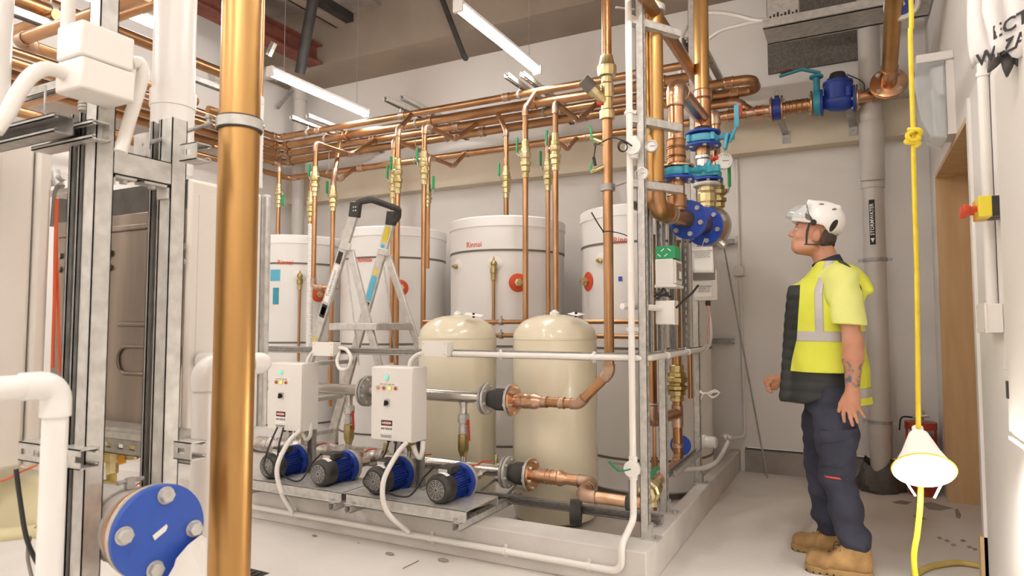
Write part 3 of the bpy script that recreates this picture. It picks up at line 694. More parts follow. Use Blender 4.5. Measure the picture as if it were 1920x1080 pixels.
cbox(-2.546,'right control box with a row of four small lamps under its green lamp',['led_amber_off','led_red_off','led_yellow','led_red_off'],True)
# ================================================================ strut frame
t=thing('pipe_rack','galvanised strut frame standing on the kerb corner round the cream vessels','strut frame',(-.97,3.6,.175))
for (x,y,z1) in ((-.938,3.256,4.2),(-.97,3.744,4.2),(-.945,4.538,4.2)):
    strut((x,y,CH+.004),(x,y,z1),(-1,0,0),slots=True).build('post','galv',t,smooth=False)
    MB().box((x-.03,y-.04,CH),(x+.075,y+.04,CH+.006)).box((x+.022,y-.03,CH),(x+.028,y+.03,CH+.07)).build('base_bracket','galv',t)
    hexbolt(MB(),(x+.055,y,CH+.006),(0,0,1),.01,.012).build('anchor_bolt','galv_grey',t,smooth=False)
RZ=1.058
strut((-4.2,3.285,RZ),(-.95,3.285,RZ),(0,-1,0),slots=False).build('front_rail','galv',t,smooth=False)
strut((-.945,3.25,RZ),(-.945,4.62,RZ),(1,0,0),slots=False).build('side_rail','galv',t,smooth=False)
strut((-.935,3.77,P(1250,905,X=-.94).z+.03),(-.935,4.5,P(1250,905,X=-.94).z+.03),(0,0,1),slots=True,w=.041).build('low_side_rail','galv',t,smooth=False)
for px in (1218,1240,1263,1287,1306):
    q=P(px,650,X=-.955); strut((-.955,q.y,RZ+.02),(-.955,q.y,P(px,375,X=-.955).z),(0,-1,0),slots=px in(1240,1287)).build('upright','galv',t,smooth=False)
for y,d in ((40,1),(225,1),(345,1)):
    q=P(1187,y,Y=3.24); strut((-.99,3.21,q.z),(-.80,3.22+.28,q.z),(0,0,1),slots=False).build('pipe_arm','galv',t,smooth=False)
q=P(1250,386,Y=3.4); strut((-.985,3.29,q.z),(-.85,4.5,q.z),(0,0,-1),slots=True).build('pipe_arm','galv',t,smooth=False)
# conduits on and along the frame (white)
def conduit(label,pts,r,name='conduit',m='conduit',bend=None,saddles=(),cat='conduit',ang=None,group=None,loc=None):
    t=thing(name,label,cat,pts[-1],group)
    MB().tube(pts,r,bend=bend or r*3.2,n=14,seg=8).build('tube',m,t)
    for p,ax,nv in saddles:
        p=V(*p);a=V(*ax);nv=V(*nv); s=a.cross(nv)
        MB().lathe([(r*1.02,-.009),(r*1.22,-.009),(r*1.22,.009),(r*1.02,.009)],p,a,14).obox(p-s*r*1.9+nv*r*.9,p+s*r*1.9+nv*r*.9,.018,.003,a).build('saddle',m,t)
    return t
zk=.078; CXX=P(1184,600,Y=3.2).x
conduit('white conduit clipped along the front kerb face, rising over the corner up the post',[(-4.6,3.02,zk),(P(1163,1060,Y=3.0).x,3.02,zk),(P(1163,1060,Y=3.0).x,3.02,.2),(CXX,3.2,.27),(CXX,3.2,2.2),(CXX,3.2,4.2)],.0165,bend=.05,
    saddles=[((x,3.02,zk),(1,0,0),(0,1,0)) for x in (-3.05,-2.05,-1.6,-1.15)]+[((CXX,3.2,z),(0,0,1),(0,1,0)) for z in (.5,1.2,2.3,3.0)])
conduit('white conduit strapped along the front and side rails of the strut frame',[(P(850,664,Y=3.24).x,3.24,RZ-.002),(-.915,3.24,RZ-.002),(-.905,4.55,RZ+.0),(-.905,4.7,RZ+.02)],.0155,bend=.07,
    saddles=[((x,3.24,RZ-.002),(1,0,0),(0,1,0)) for x in (-1.75,-1.2)]+[((-.905,y,RZ),(0,1,0),(-1,0,0)) for y in (3.6,4.1)])
def jbox(label,c,sz,name='junction_box',m='box_white',group=None,lid=(0,-1,0)):
    t=thing(name,label,'junction box',c,group); c=V(*c); s=V(*sz)
    MB().cb(c,s).build('body',m,t,bevel=.004)
    l=V(*lid); off=V(l.x*s.x/2,l.y*s.y/2,l.z*s.z/2); ls=V(s.x*(1 if not l.x else 0)+.01*abs(l.x)+(.004 if not l.x else 0),s.y*(1 if not l.y else 0)+.01*abs(l.y)+(.004 if not l.y else 0),s.z*(1 if not l.z else 0)+(.004 if not l.z else 0))
    MB().cb(c+off,ls).build('cover',m,t,bevel=.003)
    # cover screws
    ax=[i for i in range(3) if abs(l[i])<.5]
    for u in (-1,1):
        for v in (-1,1):
            q=c+off+l*.005; q[ax[0]]+=u*(s[ax[0]]/2-.012); q[ax[1]]+=v*(s[ax[1]]/2-.012)
            MB().cyl(q,q+l*.0025,.0045,n=10).build('screw','ink_grey' if m!='box_white' else 'pvc_grey',t)
    return t
for px,lab in ((614,'small white junction box on the rail above the left control box'),(822,'small white junction box on the rail above the right control box')):
    q=P(px,654,Y=3.23); jbox(lab,(q.x,3.225,q.z),(.17,.07,.085),group='junction boxes on the front rail')
def flexc(label,pts,r=.0145,m='conduit'):
    t=thing('flexible_conduit',label,'flexible conduit',pts[-1],'grey white flexible conduits')
    MB().spline(pts,r,n=12).build('hose',m,t)
    return t
flexc('pale flexible conduit curving from the left control box base down to the kerb conduit',[(-3.10,3.11,.56),(-3.105,3.02,.5),(-3.12,2.95,.36),(-3.08,2.95,.22),(-3.03,2.99,.1)])
flexc('pale flexible conduit curving from the right control box base down to the kerb conduit',[(-2.29,3.12,.55),(-2.295,3.03,.49),(-2.31,2.94,.36),(-2.27,2.92,.22),(-2.17,2.99,.1)])
flexc('looped grey conduit beside the left rail junction box',[P(637,652,Y=3.21),P(650,656,Y=3.17),P(658,672,Y=3.16),P(652,690,Y=3.16),P(638,692,Y=3.17),P(632,678,Y=3.19),P(636,662,Y=3.22)],.011)
flexc('short curved conduit from the left rail junction box down to the control box',[P(590,657,Y=3.22),P(583,664,Y=3.21),P(577,674,Y=3.2),P(576,684,Y=3.2)],.011)
flexc('short curved conduit from the right rail junction box down to the control box',[P(795,661,Y=3.22),P(782,665,Y=3.21),P(770,676,Y=3.2),P(767,692,Y=3.2)],.011)
flexc('curved grey pocket of conduit under the left control box',[P(567,800,Y=3.2),P(569,815,Y=3.2),P(575,824,Y=3.2),P(582,815,Y=3.2),P(582,790,Y=3.22)],.013)
flexc('curved grey pocket of conduit under the right control box',[P(775,835,Y=3.2),P(781,852,Y=3.2),P(788,858,Y=3.2),P(792,845,Y=3.21),P(793,828,Y=3.23)],.015)
# ================================================================ tall copper pipes and flanged valves at the frame
def wafer(t,p,r,m='teal',stem=None,name='butterfly_valve'):
    """butterfly valve body between flanges; stem is a direction"""
    p=Vector(p)
    v=MB().lathe([(0,-.022),(r,-.022),(r*1.04,-.012),(r*1.04,.012),(r,.022),(0,.022)],p,(0,0,1),32).build(name,m,t)
    for k in range(4):
        a=PI/4+k*PI/2; c=p+V(math.cos(a),math.sin(a),0)*r*1.1
        MB().cyl(c+V(0,0,-.022),c+V(0,0,.022),.016,n=12).build('lug',m,v)
    if stem is not None:
        s=Vector(stem).normalized(); MB().cyl(p+s*r*.9,p+s*(r+.09),.017,n=12).cyl(p+s*(r+.04),p+s*(r+.055),.025,n=12).cyl(p+s*(r+.085),p+s*(r+.1),.028,n=12).build('valve_neck',m,v)
    return v
A0=P(1228,250,Y=3.42); B0=P(1267,230,Y=3.62); C0=P(1316,150,Y=4.3)
zA=1.83
dA=(P(1291,412,Y=3.85)-V(A0.x,3.42,zA)).normalized(); dA.z=0; dA.normalize()
f1=V(B0.x,3.62,zA)+ (V(0,1,0)*.0)
t=thing('main_copper_pipe','thick copper pipe just left of the strut frame valves, bending into the upright blue flanges','copper pipe',(A0.x,3.42,zA))
ax=V(.18,1,0).normalized()
p0=V(A0.x,3.42,0); e1=V(A0.x,3.42,zA); en=e1+ax*.42
run(t,[(A0.x,3.42,ZC),tuple(e1),tuple(en)],.047,bend=.1,m='copper_big',em='copper',n=26)
zc=P(1228,18,Y=3.42).z
MB().lathe([(.048,-.016),(.062,-.016),(.062,.016),(.048,.016)],(A0.x,3.42,zc),(0,0,1),28).cyl((A0.x-.05,3.4,zc),(A0.x-.17,3.3,zc),.006,n=8).build('pipe_clamp','galv',t)
MB().lathe([(.05,-.007),(.06,-.007),(.06,.007),(.05,.007)],e1+ax*.17,ax,28).build('clamp_ring','galv_grey',t)
c1=e1+ax*.42
flange(t,c1,ax,.112,.018,'valve_blue',6,side=-1,boltr=.015,bl=.013,name='blue_flange')
MB().cyl(c1-ax*.0105+V(.062,0,.055),c1-ax*.0095+V(.062,0,.055),.021,n=20).build('round_sticker','paper',t)
MB().torus(c1-ax*.012+V(.062,0,.055),ax,.018,.002,20,5).build('sticker_ring','red',t)
flange(t,c1+ax*.022,ax,.112,.016,'valve_blue',0,name='blue_flange')
MB().cyl(c1+ax*.02,c1+ax*.24,.06,n=24).build('check_valve_body','copper',t)
flange(t,c1+ax*.25+V(.0,0,-.01),ax,.118,.018,'valve_blue',6,side=-1,boltr=.015,bl=.013,name='blue_flange')
MB().lathe([(.1,0),(.125,.03),(.13,.1),(.1,.16),(0,.18)],c1+ax*.262,ax,28).cyl(c1+ax*.33+V(.06,0,-.1),c1+ax*.33+V(.09,.0,-.13),.03,n=12).build('cast_body','steel',t)
# sampling cocks and gauges on the thick pipe
def gauge(par,c,n,r,m='galv',face='paper'):
    c=V(*c);n=V(*n).normalized(); g=MB().lathe([(0,0),(r,0),(r*1.05,.006),(r*1.05,.026),(r*.9,.028),(r*.88,.022),(0,.022)],c,n,28).build('gauge',m,par)
    MB().cyl(c+n*.0225,c+n*.0235,r*.87,n=24).build('dial',face,g); x,y,d=frame(n)
    k=MB().obox(c+n*.0245-x*r*.2,c+n*.0245+x*r*.6,r*.07,.001,y)
    for i in range(11):
        a=-.6+i*(PI+1.2)/10; u=x*math.cos(a)+y*math.sin(a); k.obox(c+n*.0242+u*r*.68,c+n*.0242+u*r*.8,r*.05,.0006,d.cross(u))
    k.build('needle_and_ticks','ink',g); return g
tg=thing('gauge_pipe','thin copper pipe with two round gauges and green lever, left of the thick pipe','copper pipe',(-1.0,3.36,2.1))
gx=P(1208,200,Y=3.36).x
MB().cyl((gx,3.36,P(1208,215,Y=3.36).z),(gx,3.36,P(1208,0,Y=3.36).z),.013,n=14).build('pipe','copper_big',tg)
for y in (60,112,158,195): coup(tg,(gx,3.36,P(1208,y,Y=3.36).z),(0,0,1),.013,.03)
c=P(1212,235,Y=3.34); s=MB().cyl((gx,3.36,c.z),(A0.x-.03,3.40,c.z-.01),.017,n=8).cyl((gx,3.36,c.z+.05),(gx,3.36,c.z-.03),.017,n=8).cyl((A0.x-.05,3.36,c.z-.01),(A0.x-.01,3.3,c.z-.045),.017,n=10).build('test_cock','brass',tg)
MB().obox((gx-.02,3.34,c.z+.0),(gx-.02,3.33,c.z+.12),.014,.007,(1,0,0)).build('cock_lever','green',s,bevel=.002)
c=P(1204,285,Y=3.3); MB().cyl((c.x,3.3,c.z+.06),(c.x,3.3,P(1204,352,Y=3.3).z),.008,n=10).lathe([(.014,0),(.016,.02),(.009,.03)],(c.x,3.3,c.z+.045),(0,0,1),8).build('capillary_pipe','copper_new',tg)
gn=V(.2,-1,.0)
gauge(tg,tuple(P(1222,276,Y=3.3)),gn,.03); gauge(tg,tuple(P(1206,327,Y=3.26)),V(-.1,-1,0),.031,'box_white')
# B : branch with pale top elbow, joined to C
t=thing('elbow_pipe','copper pipe with a large pale elbow on top, feeding the lower teal valve','copper pipe',(B0.x,3.62,zA))
zt=P(1267,160,Y=3.62).z
C1=V(C0.x,4.3,zt)
run(t,[(B0.x,3.62,2.1),(B0.x,3.62,zt),(C0.x-.0,4.27,zt)],.044,bend=.085,m='copper_new',em='copper_taped',n=26)
for y in (272,285,302): coup(t,(B0.x,3.62,P(1267,y,Y=3.62).z),(0,0,1),.044,.05 if y!=302 else .03,'copper')
zf=P(1267,314,Y=3.62).z
flange(t,(B0.x,3.62,zf),(0,0,1),.098,.014,'copper_new',0)
wafer(t,(B0.x,3.62,zf-.032),.085,'teal',V(1,-.25,0))
flange(t,(B0.x,3.62,zf-.066),(0,0,1),.1,.014,'valve_blue',6,side=-1,name='blue_flange',boltr=.012)
hb=V(B0.x+.17,3.58,zf-.032)
MB().obox(hb+V(.0,0,-.02),hb+V(.02,-.0,.045),.03,.02,(0,1,0)).obox(hb+V(.0,0,-.01),hb+V(.07,-.03,-.01),.035,.03,(0,0,1)).build('valve_handle','teal',t,bevel=.004)
MB().cyl(hb+V(.02,0,.04),hb+V(.06,-.03,.045),.012,n=10).build('handle_tip','red',t)
MB().cyl((B0.x,3.62,zf-.07),(B0.x,3.62,zA+.02),.044,n=26).build('lower_pipe','copper',t)
coup(t,(B0.x,3.62,zA+.07),(0,0,1),.044,.06,'copper')
# C : straight pipe behind with two valves
t=thing('valve_pipe','tall straight copper pipe with a blue-flanged butterfly valve, right of the pale elbow','copper pipe',(C0.x,4.3,1.9))
MB().cyl((C0.x,4.3,ZC),(C0.x,4.3,2.5),.047,n=26).build('pipe','copper_big',t)
for y,L in ((178,.05),(205,.12),(232,.06)): coup(t,(C0.x,4.3,P(1316,y,Y=4.3).z),(0,0,1),.047,L,'copper_new')
zv=P(1316,263,Y=4.3).z
flange(t,(C0.x,4.3,zv+.042),(0,0,1),.112,.014,'valve_blue',0,name='blue_flange')
wafer(t,(C0.x,4.3,zv),.095,'light_blue',V(1,-.1,0))
flange(t,(C0.x,4.3,zv-.04),(0,0,1),.114,.014,'valve_blue',6,side=-1,name='blue_flange',boltr=.013)
h0=P(1362,265,Y=4.25); h1=P(1381,235,Y=4.2); h2=P(1381,197,Y=4.2)
MB().obox(h0+V(-.01,0,-.05),h0+V(.01,0,.05),.06,.02,(0,1,0)).obox(h0+V(.02,0,-.01),h1,.03,.016,(0,1,0)).obox(h1+V(0,0,-.01),h2,.03,.016,(1,0,0)).build('valve_handle','light_blue',t,bevel=.005)
MB().obox(h1+V(.024,.01,.06),h2+V(.024,.01,0),.02,.014,(1,0,0)).build('handle_back','red',t,bevel=.003)
MB().cyl((C0.x,4.3,zv-.045),(C0.x,4.3,zv-.13),.043,n=22).build('spool','copper',t)
z2=P(1316,300,Y=4.3).z
MB().lathe([(.05,0),(.056,.004),(.056,.022),(.05,.026)],(C0.x,4.3,z2),(0,0,1),24).cyl((C0.x,4.3,z2+.01),(C0.x,4.3,z2-.1),.043,n=22).build('grooved_joint','steel',t)
q=P(1322,335,Y=4.2); flange(t,(q.x,4.25,q.z),(0,0,1),.1,.014,'valve_blue',6,side=-1,name='blue_flange'); wafer(t,(q.x,4.25,q.z+.035),.085,'teal',None)
flange(t,(q.x,4.25,q.z-.03),(0,0,1),.085,.022,'galv',0,name='steel_flange')
MB().lathe([(.05,-.2),(.055,-.19),(.055,-.12),(.06,-.11),(.06,-.06),(.05,-.04),(.05,0)],(q.x,4.25,q.z-.03),(0,0,1),12).build('brass_union','brass',t,ang=25)
for dx in(.0,): MB().cyl((q.x,4.25,q.z-.2),(q.x,4.25,1.88),.045,n=18).build('lower_pipe','brass_old',t)
# D : small line with brass valve and white sensor
t=thing('small_valve_pipe','slim copper pipe with brass valve, green lever and white dial, right of the blue-flanged valve','copper pipe',(-.78,4.45,1.9))
D0=P(1343,280,Y=4.45)
run(t,[(-.95,4.9,P(1340,212,Y=4.45).z),(D0.x,4.45,P(1340,212,Y=4.45).z),(D0.x,4.45,1.75)],.026,bend=.06,m='copper',n=18)
zt,zb=P(1343,335,Y=4.45).z,P(1343,400,Y=4.45).z
ball_valve(t,(D0.x,4.45,(zt+zb)/2),.03,zt-zb,V(1,-.3,0),'green',.2,'brass_old')
gauge(t,tuple(P(1357,303,Y=4.35)),V(.25,-1,0),.05,'box_white')
MB().cyl(P(1357,303,Y=4.36),(D0.x,4.45,P(1357,303,Y=4.45).z),.012,n=10).build('gauge_stem','brass',t)
# slanting high pipe and lower verticals of the frame
t=thing('high_back_pipe','copper pipe running back high between the two tallest pipes','copper pipe',(-.9,3.9,3.1))
q=P(1272,95,Y=3.95); MB().cyl((q.x,2.4,q.z),(q.x,4.75,q.z),.035,n=18).build('pipe','copper',t)
# lower right pipes inside the frame
t=thing('return_pipe','copper pipe below the side rail with a bend joining the brass valve column','copper pipe',(-1.0,3.9,.7))
q=P(1221,740,Y=3.8); q2=P(1270,775,Y=4.2)
run(t,[(q.x,3.8,1.75),(q.x,3.8,q2.z),(q2.x,4.2,q2.z)],.034,bend=.06,m='copper',n=18)
MB().torus((q.x,3.8,P(1221,757,Y=3.8).z),(0,0,1),.037,.005,20,6).build('clamp_ring','galv',t)
t=thing('valve_column','copper column with large brass valve and tee inside the side of the strut frame','copper pipe',(q2.x,4.2,.4))
MB().cyl((q2.x,4.2,1.75),(q2.x,4.2,P(1270,850,Y=4.2).z),.03,n=18).build('pipe','copper',t)
MB().cyl((q2.x,4.2,P(1270,760,Y=4.2).z),(q2.x,4.2,P(1270,800,Y=4.2).z),.036,n=18).build('tee','copper_dull',t)
zt,zb=P(1270,684,Y=4.2).z,P(1270,752,Y=4.2).z
ball_valve(t,(q2.x,4.2,(zt+zb)/2),.033,zt-zb,V(-1,-.2,0),'galv',.05,'brass_old')
coup(t,(q2.x,4.2,P(1270,835,Y=4.2).z),(0,0,1),.03,.02)
flange(t,P(1276,835,Y=4.45),(0,1,0),.068,.018,'valve_blue',0,name='blue_flange')
y5=4.2
run(t,[(q2.x,4.2,P(1270,850,Y=4.2).z),(q2.x,4.2,P(1270,868,Y=4.2).z),(-.985,3.45,.36)],.03,bend=.05,m='copper_taped',n=16)
t=thing('kerb_valve','large brass valve with green lever lying behind the corner post','valve',(-.985,3.5,.36))
vb=MB().lathe([(.034,0),(.05,.01),(.05,.05),(.06,.06),(.06,.11),(.045,.12),(.05,.15),(.05,.18),(.036,.19)],(-.975,3.38,.345),(-.02,1,.06),10).cyl((-.975,3.48,.35),(-.96,3.46,.27),.03,n=10).build('body','brass',t,ang=25)
MB().obox((-.99,3.5,.41),(-.985,3.66,.44),.03,.008,(1,0,0)).cyl((-.98,3.5,.37),(-.985,3.51,.42),.01,n=8).build('lever','green_dark',vb,bevel=.003)
t=thing('thin_drain','thin copper drain pipe with small brass valve behind the frame post','copper pipe',(-1.0,4.0,.2))
q=P(1227,830,Y=3.95)
MB().cyl((q.x,3.95,.12),(q.x,3.95,.82),.011,n=12).cyl((q.x,3.95,P(1230,870,Y=3.95).z-.04),(q.x,3.95,P(1230,870,Y=3.95).z+.04),.02,n=8).build('pipe','copper',t)
q=P(1292,580,Y=4.6)
for px,lab in ((1243,'thin vertical copper pipe inside the strut frame behind the green box'),(1292,'dark copper pipe inside the strut frame below the side rail')):
    q=P(px,580,Y=4.35); t=thing('frame_pipe',lab,'copper pipe',(q.x,4.35,.8)); MB().cyl((q.x,4.35,.75 if px>1250 else 1.2),(q.x,4.35,P(px,380,Y=4.35).z if px<1250 else 1.05),.0155,n=14).build('pipe','copper',t)
# round conduit boxes
for (px,py,lab) in ((1187,275,'round white conduit box with cable coil high on the corner post'),(1185,879,'round white conduit box with cut green cable low on the corner post')):
    q=P(px,py,Y=3.17); t=thing('round_conduit_box',lab,'conduit box',tuple(q),'round conduit boxes on the corner post')
    MB().lathe([(0,0),(.037,0),(.04,-.004),(.04,-.024),(0,-.024)][::-1],(q.x,3.185,q.z),(0,1,0),26).cyl((q.x,3.19,q.z-.055),(q.x,3.19,q.z+.055),.021,n=14).build('body','conduit',t)
    m=MB()
    if py<400:
        m.torus(q+V(-.045,-.03,.0),(.2,1,.3),.026,.003,20,6).torus(q+V(-.04,-.035,-.005),(.1,1,.5),.022,.003,20,6)
        m.spline([q,q+V(-.03,-.05,.02),q+V(-.1,-.03,.05),q+V(-.2,.0,.03),P(1117,270,Y=3.35),P(1113,298,Y=3.36)],.004,n=6)
        MB().cyl(P(1113,295,Y=3.36),P(1116,300,Y=3.36)+V(0,0,-.03),.009,n=8).build('cable_plug','black',t)
    else:
        m.spline([q,q+V(-.03,-.04,-.005),P(1160,883,Y=3.1)],.004,n=6).spline([P(1160,883,Y=3.1),P(1152,876,Y=3.08),P(1142,866,Y=3.06)],.006,n=6)
    m.build('cable','green_dark' if py>400 else 'cable_black',t)
# boxes on the frame
def face_box(t,m,a,b,bev=.003,name='body'): return MB().box(a,b).build(name,m,t,bevel=bev)
q=P(1228,485,Y=3.5); q1=P(1278,540,Y=3.5)
t=thing('controller_box','white plastic controller with dark side window hung on the frame under the green carton','controller',(q.x,3.5,q1.z))
x0,x1,zt_,zb_=q.x,P(1262,485,Y=3.5).x,P(1228,486,Y=3.5).z,P(1228,536,Y=3.5).z
face_box(t,'box_white',(x0,3.5,zb_),(x1,3.66,zt_),.006)
face_box(t,'panel_grey',(x1-.002,3.51,zb_+.01),(x1+.012,3.65,zt_-.006),.003,'side_window'); face_box(t,'ink_grey',(x1+.008,3.525,zb_+.03),(x1+.014,3.63,zt_-.02),.001,'display')
face_box(t,'paper',(x1+.0135,3.57,zb_+.04),(x1+.015,3.62,zb_+.08),0,'label')
MB().cyl((x1+.013,3.56,zt_-.035),(x1+.017,3.56,zt_-.035),.005,n=10).build('red_light','led_red_off',t)
face_box(t,'box_white',(x0-.004,3.495,zb_-.01),(x1+.016,3.67,zb_+.006),.004,'rim')
t=thing('green_carton','small green carton with white slash pattern on top of the white controller','carton',(x0,3.5,zt_))
zg=P(1230,462,Y=3.5).z
face_box(t,'green_box',(x0+.002,3.505,zt_+.001),(x1+.01,3.63,zg),.001)
for i in range(3):
    for j in range(2):
        c=V(x0+.022+i*.036+(j*.018),3.5035,zt_+.02+j*.028); s=1 if (i+j)%2 else -1
        if c.x<x1-.005: MB().obox(c-V(.009,0,.007*s),c+V(.009,0,-.007*s*-1),.005,.001,(0,0,1)).build('slash_mark','paper',t)
q=P(1228,562,Y=3.45); x0=q.x; x1=P(1262,562,Y=3.45).x
t=jbox('square white junction box on the frame, below the controller and fed by a conduit',((x0+x1)/2,3.5,P(1250,586,Y=3.45).z),(x1-x0,.09,.125),lid=(1,0,0))
conduit('short white conduit from the corner post tee to the square junction box',[(-1.03,3.2,P(1190,574,Y=3.2).z),(-.98,3.3,P(1190,574,Y=3.2).z),(x0+.03,3.47,P(1240,578,Y=3.45).z)],.016,bend=.04)
t=tag(MB().spline([P(1268,577,Y=3.45),P(1283,562,Y=3.5),P(1297,550,Y=3.55),P(1309,535,Y=3.6)],.006,n=8).build('black_cable','cable_black'),'thick black cable rising from the junction box to the meter box','cable')
m=MB().spline([P(1226,555,Y=3.5),P(1238,550,Y=3.5),P(1244,541,Y=3.5),P(1250,550,Y=3.48),P(1256,558,Y=3.48)],.006,n=6).spline([P(1230,560,Y=3.5),P(1243,554,Y=3.49),P(1258,556,Y=3.48)],.006,n=6).spline([P(1228,548,Y=3.5),P(1240,553,Y=3.5),P(1254,549,Y=3.5)],.006,n=6)
tag(m.build('cable_bundle','cable_black'),'tangle of black cables between the controller and the square box','cable')
# meter box and hanging paper
q0=P(1299,515,Y=4.0); q1=P(1345,563,Y=4.0)
t=thing('meter_box','grey electronic meter box with printed label behind the hanging paper','meter box',tuple(q0))
face_box(t,'pvc_grey',(q0.x,4.0,q1.z),(q1.x,4.08,q0.z+.03),.006)
face_box(t,'panel_grey',(q0.x+.005,3.996,q1.z+.02),(q1.x-.03,4.0,q0.z-.04),.001,'label')
text('RATING 240V\nMODEL 12\nSERIAL NO.',.014,'ink_grey',(q0.x+.065,3.9945,(q0.z+q1.z)/2-.01),(1,0,0),(0,0,1),'label_lettering',t)
face_box(t,'ink_grey',(q0.x+.0,3.994,q0.z-.035),(q1.x-.01,4.0,q0.z+.03),.001,'dark_band')
MB().cyl((q0.x+.08,4.03,q1.z-.03),(q0.x+.08,4.03,q1.z),.014,n=10).build('cable_gland','black',t)
a=P(1297,463,Y=3.9); b=P(1337,510,Y=3.9)
t=thing('paper_sheet','white paper sheet hanging from the cast body by the blue flanges','paper',tuple(a))
m=MB(); n=6; vs=[]
for j in range(n+1):
    for i in range(n+1):
        u,v=i/n,j/n; vs.append((a.x+(b.x-a.x)*u+.006*v,3.9+.006*math.sin(u*4+v*2),a.z+(b.z-a.z)*v-.004*u))
m.add(vs,[(j*(n+1)+i,j*(n+1)+i+1,(j+1)*(n+1)+i+1,(j+1)*(n+1)+i) for j in range(n) for i in range(n)])
o=m.build('sheet','paper',t); s=o.modifiers.new('s','SOLIDIFY'); s.thickness=.0008
text('CLEAN WATER METER\ninstall with arrow up\nflush before use\nkeep label with unit',.0115,'ink_grey',((a.x+b.x)/2,3.891,(a.z+b.z)/2+.03),(1,0,0),(0,0,1),'print_lettering',t)
MB().tube([((a.x+b.x)/2,3.9,a.z),((a.x+b.x)/2+.01,3.93,a.z+.05)],.0015,n=5).build('string','paper',t)
for pts,m_,lab in (([P(1325,570,Y=4.05),P(1332,600,Y=4.05),P(1333,640,Y=4.1),P(1320,665,Y=4.2)],'pvc_grey','grey cable drooping from the meter box to the side rail'),
                ([P(1322,568,Y=4.03),P(1330,590,Y=4.03),P(1326,620,Y=4.05),P(1327,645,Y=4.1)],'orange_cable','thin orange wire drooping from the meter box')):
    tag(MB().spline(pts,.006 if m_=='pvc_grey' else .002,n=8).build('drooping_cable',m_),lab,'cable')
# coils and grey pipe stub by the right tank
m=MB()
for k in range(3): m.spline([P(1312,732+k*2,Y=4.3),P(1322,738,Y=4.28),P(1340+k*3,731+k*2,Y=4.26),P(1348,738,Y=4.26),P(1336,744+k,Y=4.28),P(1322,736,Y=4.28),P(1314,748,Y=4.3)],.0035,n=6)
tag(m.build('wire_coil','paper'),'loose white wire loops hanging beside the frame end','wire')
# outlet, drain hose and cock at foot of the right tank
t=thing('drain_outlet','white tank outlet with grey drain hose curving behind the side kerb','tank outlet',(-.98,5.0,.3))
q=P(1335,830,Y=4.7); MB().lathe([(.045,0),(.05,.03),(.04,.04),(.04,.1),(.03,.11)],(q.x-.08,4.72,q.z),(1,-.1,0),20).build('outlet_elbow','pvc',t)
MB().spline([P(1366,828,Y=4.75),P(1352,855,Y=4.65),P(1335,872,Y=4.5),P(1300,880,Y=4.45),P(1240,878,Y=4.4),P(1150,866,Y=4.4)],.016,n=10).build('hose','pvc_grey',t)
q=P(1360,820,Y=5.0); MB().ball(q,.03).cyl(q,q+V(.05,0,.0),.02,n=10).build('cock','galv',t)
# wall conduits on the back wall
wy=YB-.015
conduit('thin white conduit running down the back wall to the right of the frame',[P(1381,300,Y=wy),P(1386,500,Y=wy)],.012,saddles=[(tuple(P(1383,443,Y=wy)),(0,0,1),(0,1,0))],group='back wall conduits')
c=P(1386,508,Y=wy); jbox('small white box on the back wall conduit',tuple(c),(.08,.05,.085))
conduit('lower white conduit bending at the back wall foot towards the tank outlet',[P(1388,520,Y=wy),P(1397,818,Y=wy),P(1368,822,Y=5.6),P(1360,822,Y=5.1)],.014,bend=.06,saddles=[(tuple(P(1391,575,Y=wy)),(0,0,1),(0,1,0)),(tuple(P(1394,723,Y=wy)),(0,0,1),(0,1,0))],group='back wall conduits')
for py,lab in ((453,'upper dark slotted bracket on the back wall by the frame'),(640,'lower dark slotted bracket on the back wall by the frame')):
    q=P(1358,py,Y=5.6); t=thing('wall_bracket',lab,'wall bracket',tuple(q),'slotted brackets on the back wall')
    strut((P(1300,py,Y=5.8).x,5.86,P(1375,py,Y=5.86).z),(P(1377,py,Y=5.86).x,5.86,P(1375,py,Y=5.86).z),(0,1,0),sl=.03,pitch=.07).build('strut','galv_grey',t,smooth=False)
q=P(1356,453,Y=5.5)
tag(MB().cyl(P(1356,455,Y=5.6),P(1439,896,Z=.005),.007,n=8).build('leaning_rod','galv_grey'),'long thin rod leaning on the back wall right of the frame','rod')
# ================================================================ water meter line on the back wall
t=thing('meter_line','copper line on wall brackets with teal valve and blue water meter above the cream beam','copper pipe',(-.2,5.5,2.92))
mz=2.918; my=5.5; R=.043
X=lambda px:P(px,200,Y=my).x
MB().cyl((-1.0,my,mz),(X(1450),my,mz),R,n=22).build('pipe','copper_taped',t)
for px in (1372,1392,1425): coup(t,(X(px),my,mz),(1,0,0),R,.05,'copper_new')
run(t,[(-1.0,5.5,3.02),(-.80,5.5,3.02),(-.70,5.5,mz+.02)],.036,bend=.08,m='copper',n=18)
flange(t,(X(1447),my,mz),(1,0,0),.1,.014,'copper_new',6,side=-1); flange(t,(X(1467),my,mz),(1,0,0),.1,.014,'copper_new',6,side=1)
MB().cyl((X(1447)+.01,my,mz),(X(1467)-.01,my,mz),.085,n=28).cyl((X(1457),my,mz+.08),(X(1457),my,mz+.105),.018,n=8).build('check_disc','pump_blue',t)
MB().torus((X(1457),my,mz+.125),(.3,1,0),.02,.0025,20,6).build('lifting_ring','galv',t)
MB().cyl((X(1467),my,mz),(X(1522),my,mz),.044,n=22).build('pipe','copper_new',t)
for px in (1478,1490,1500,1510): coup(t,(X(px),my,mz),(1,0,0),.044,.03,'copper')
flange(t,(X(1522),my,mz),(1,0,0),.1,.014,'copper_new',6,side=-1)
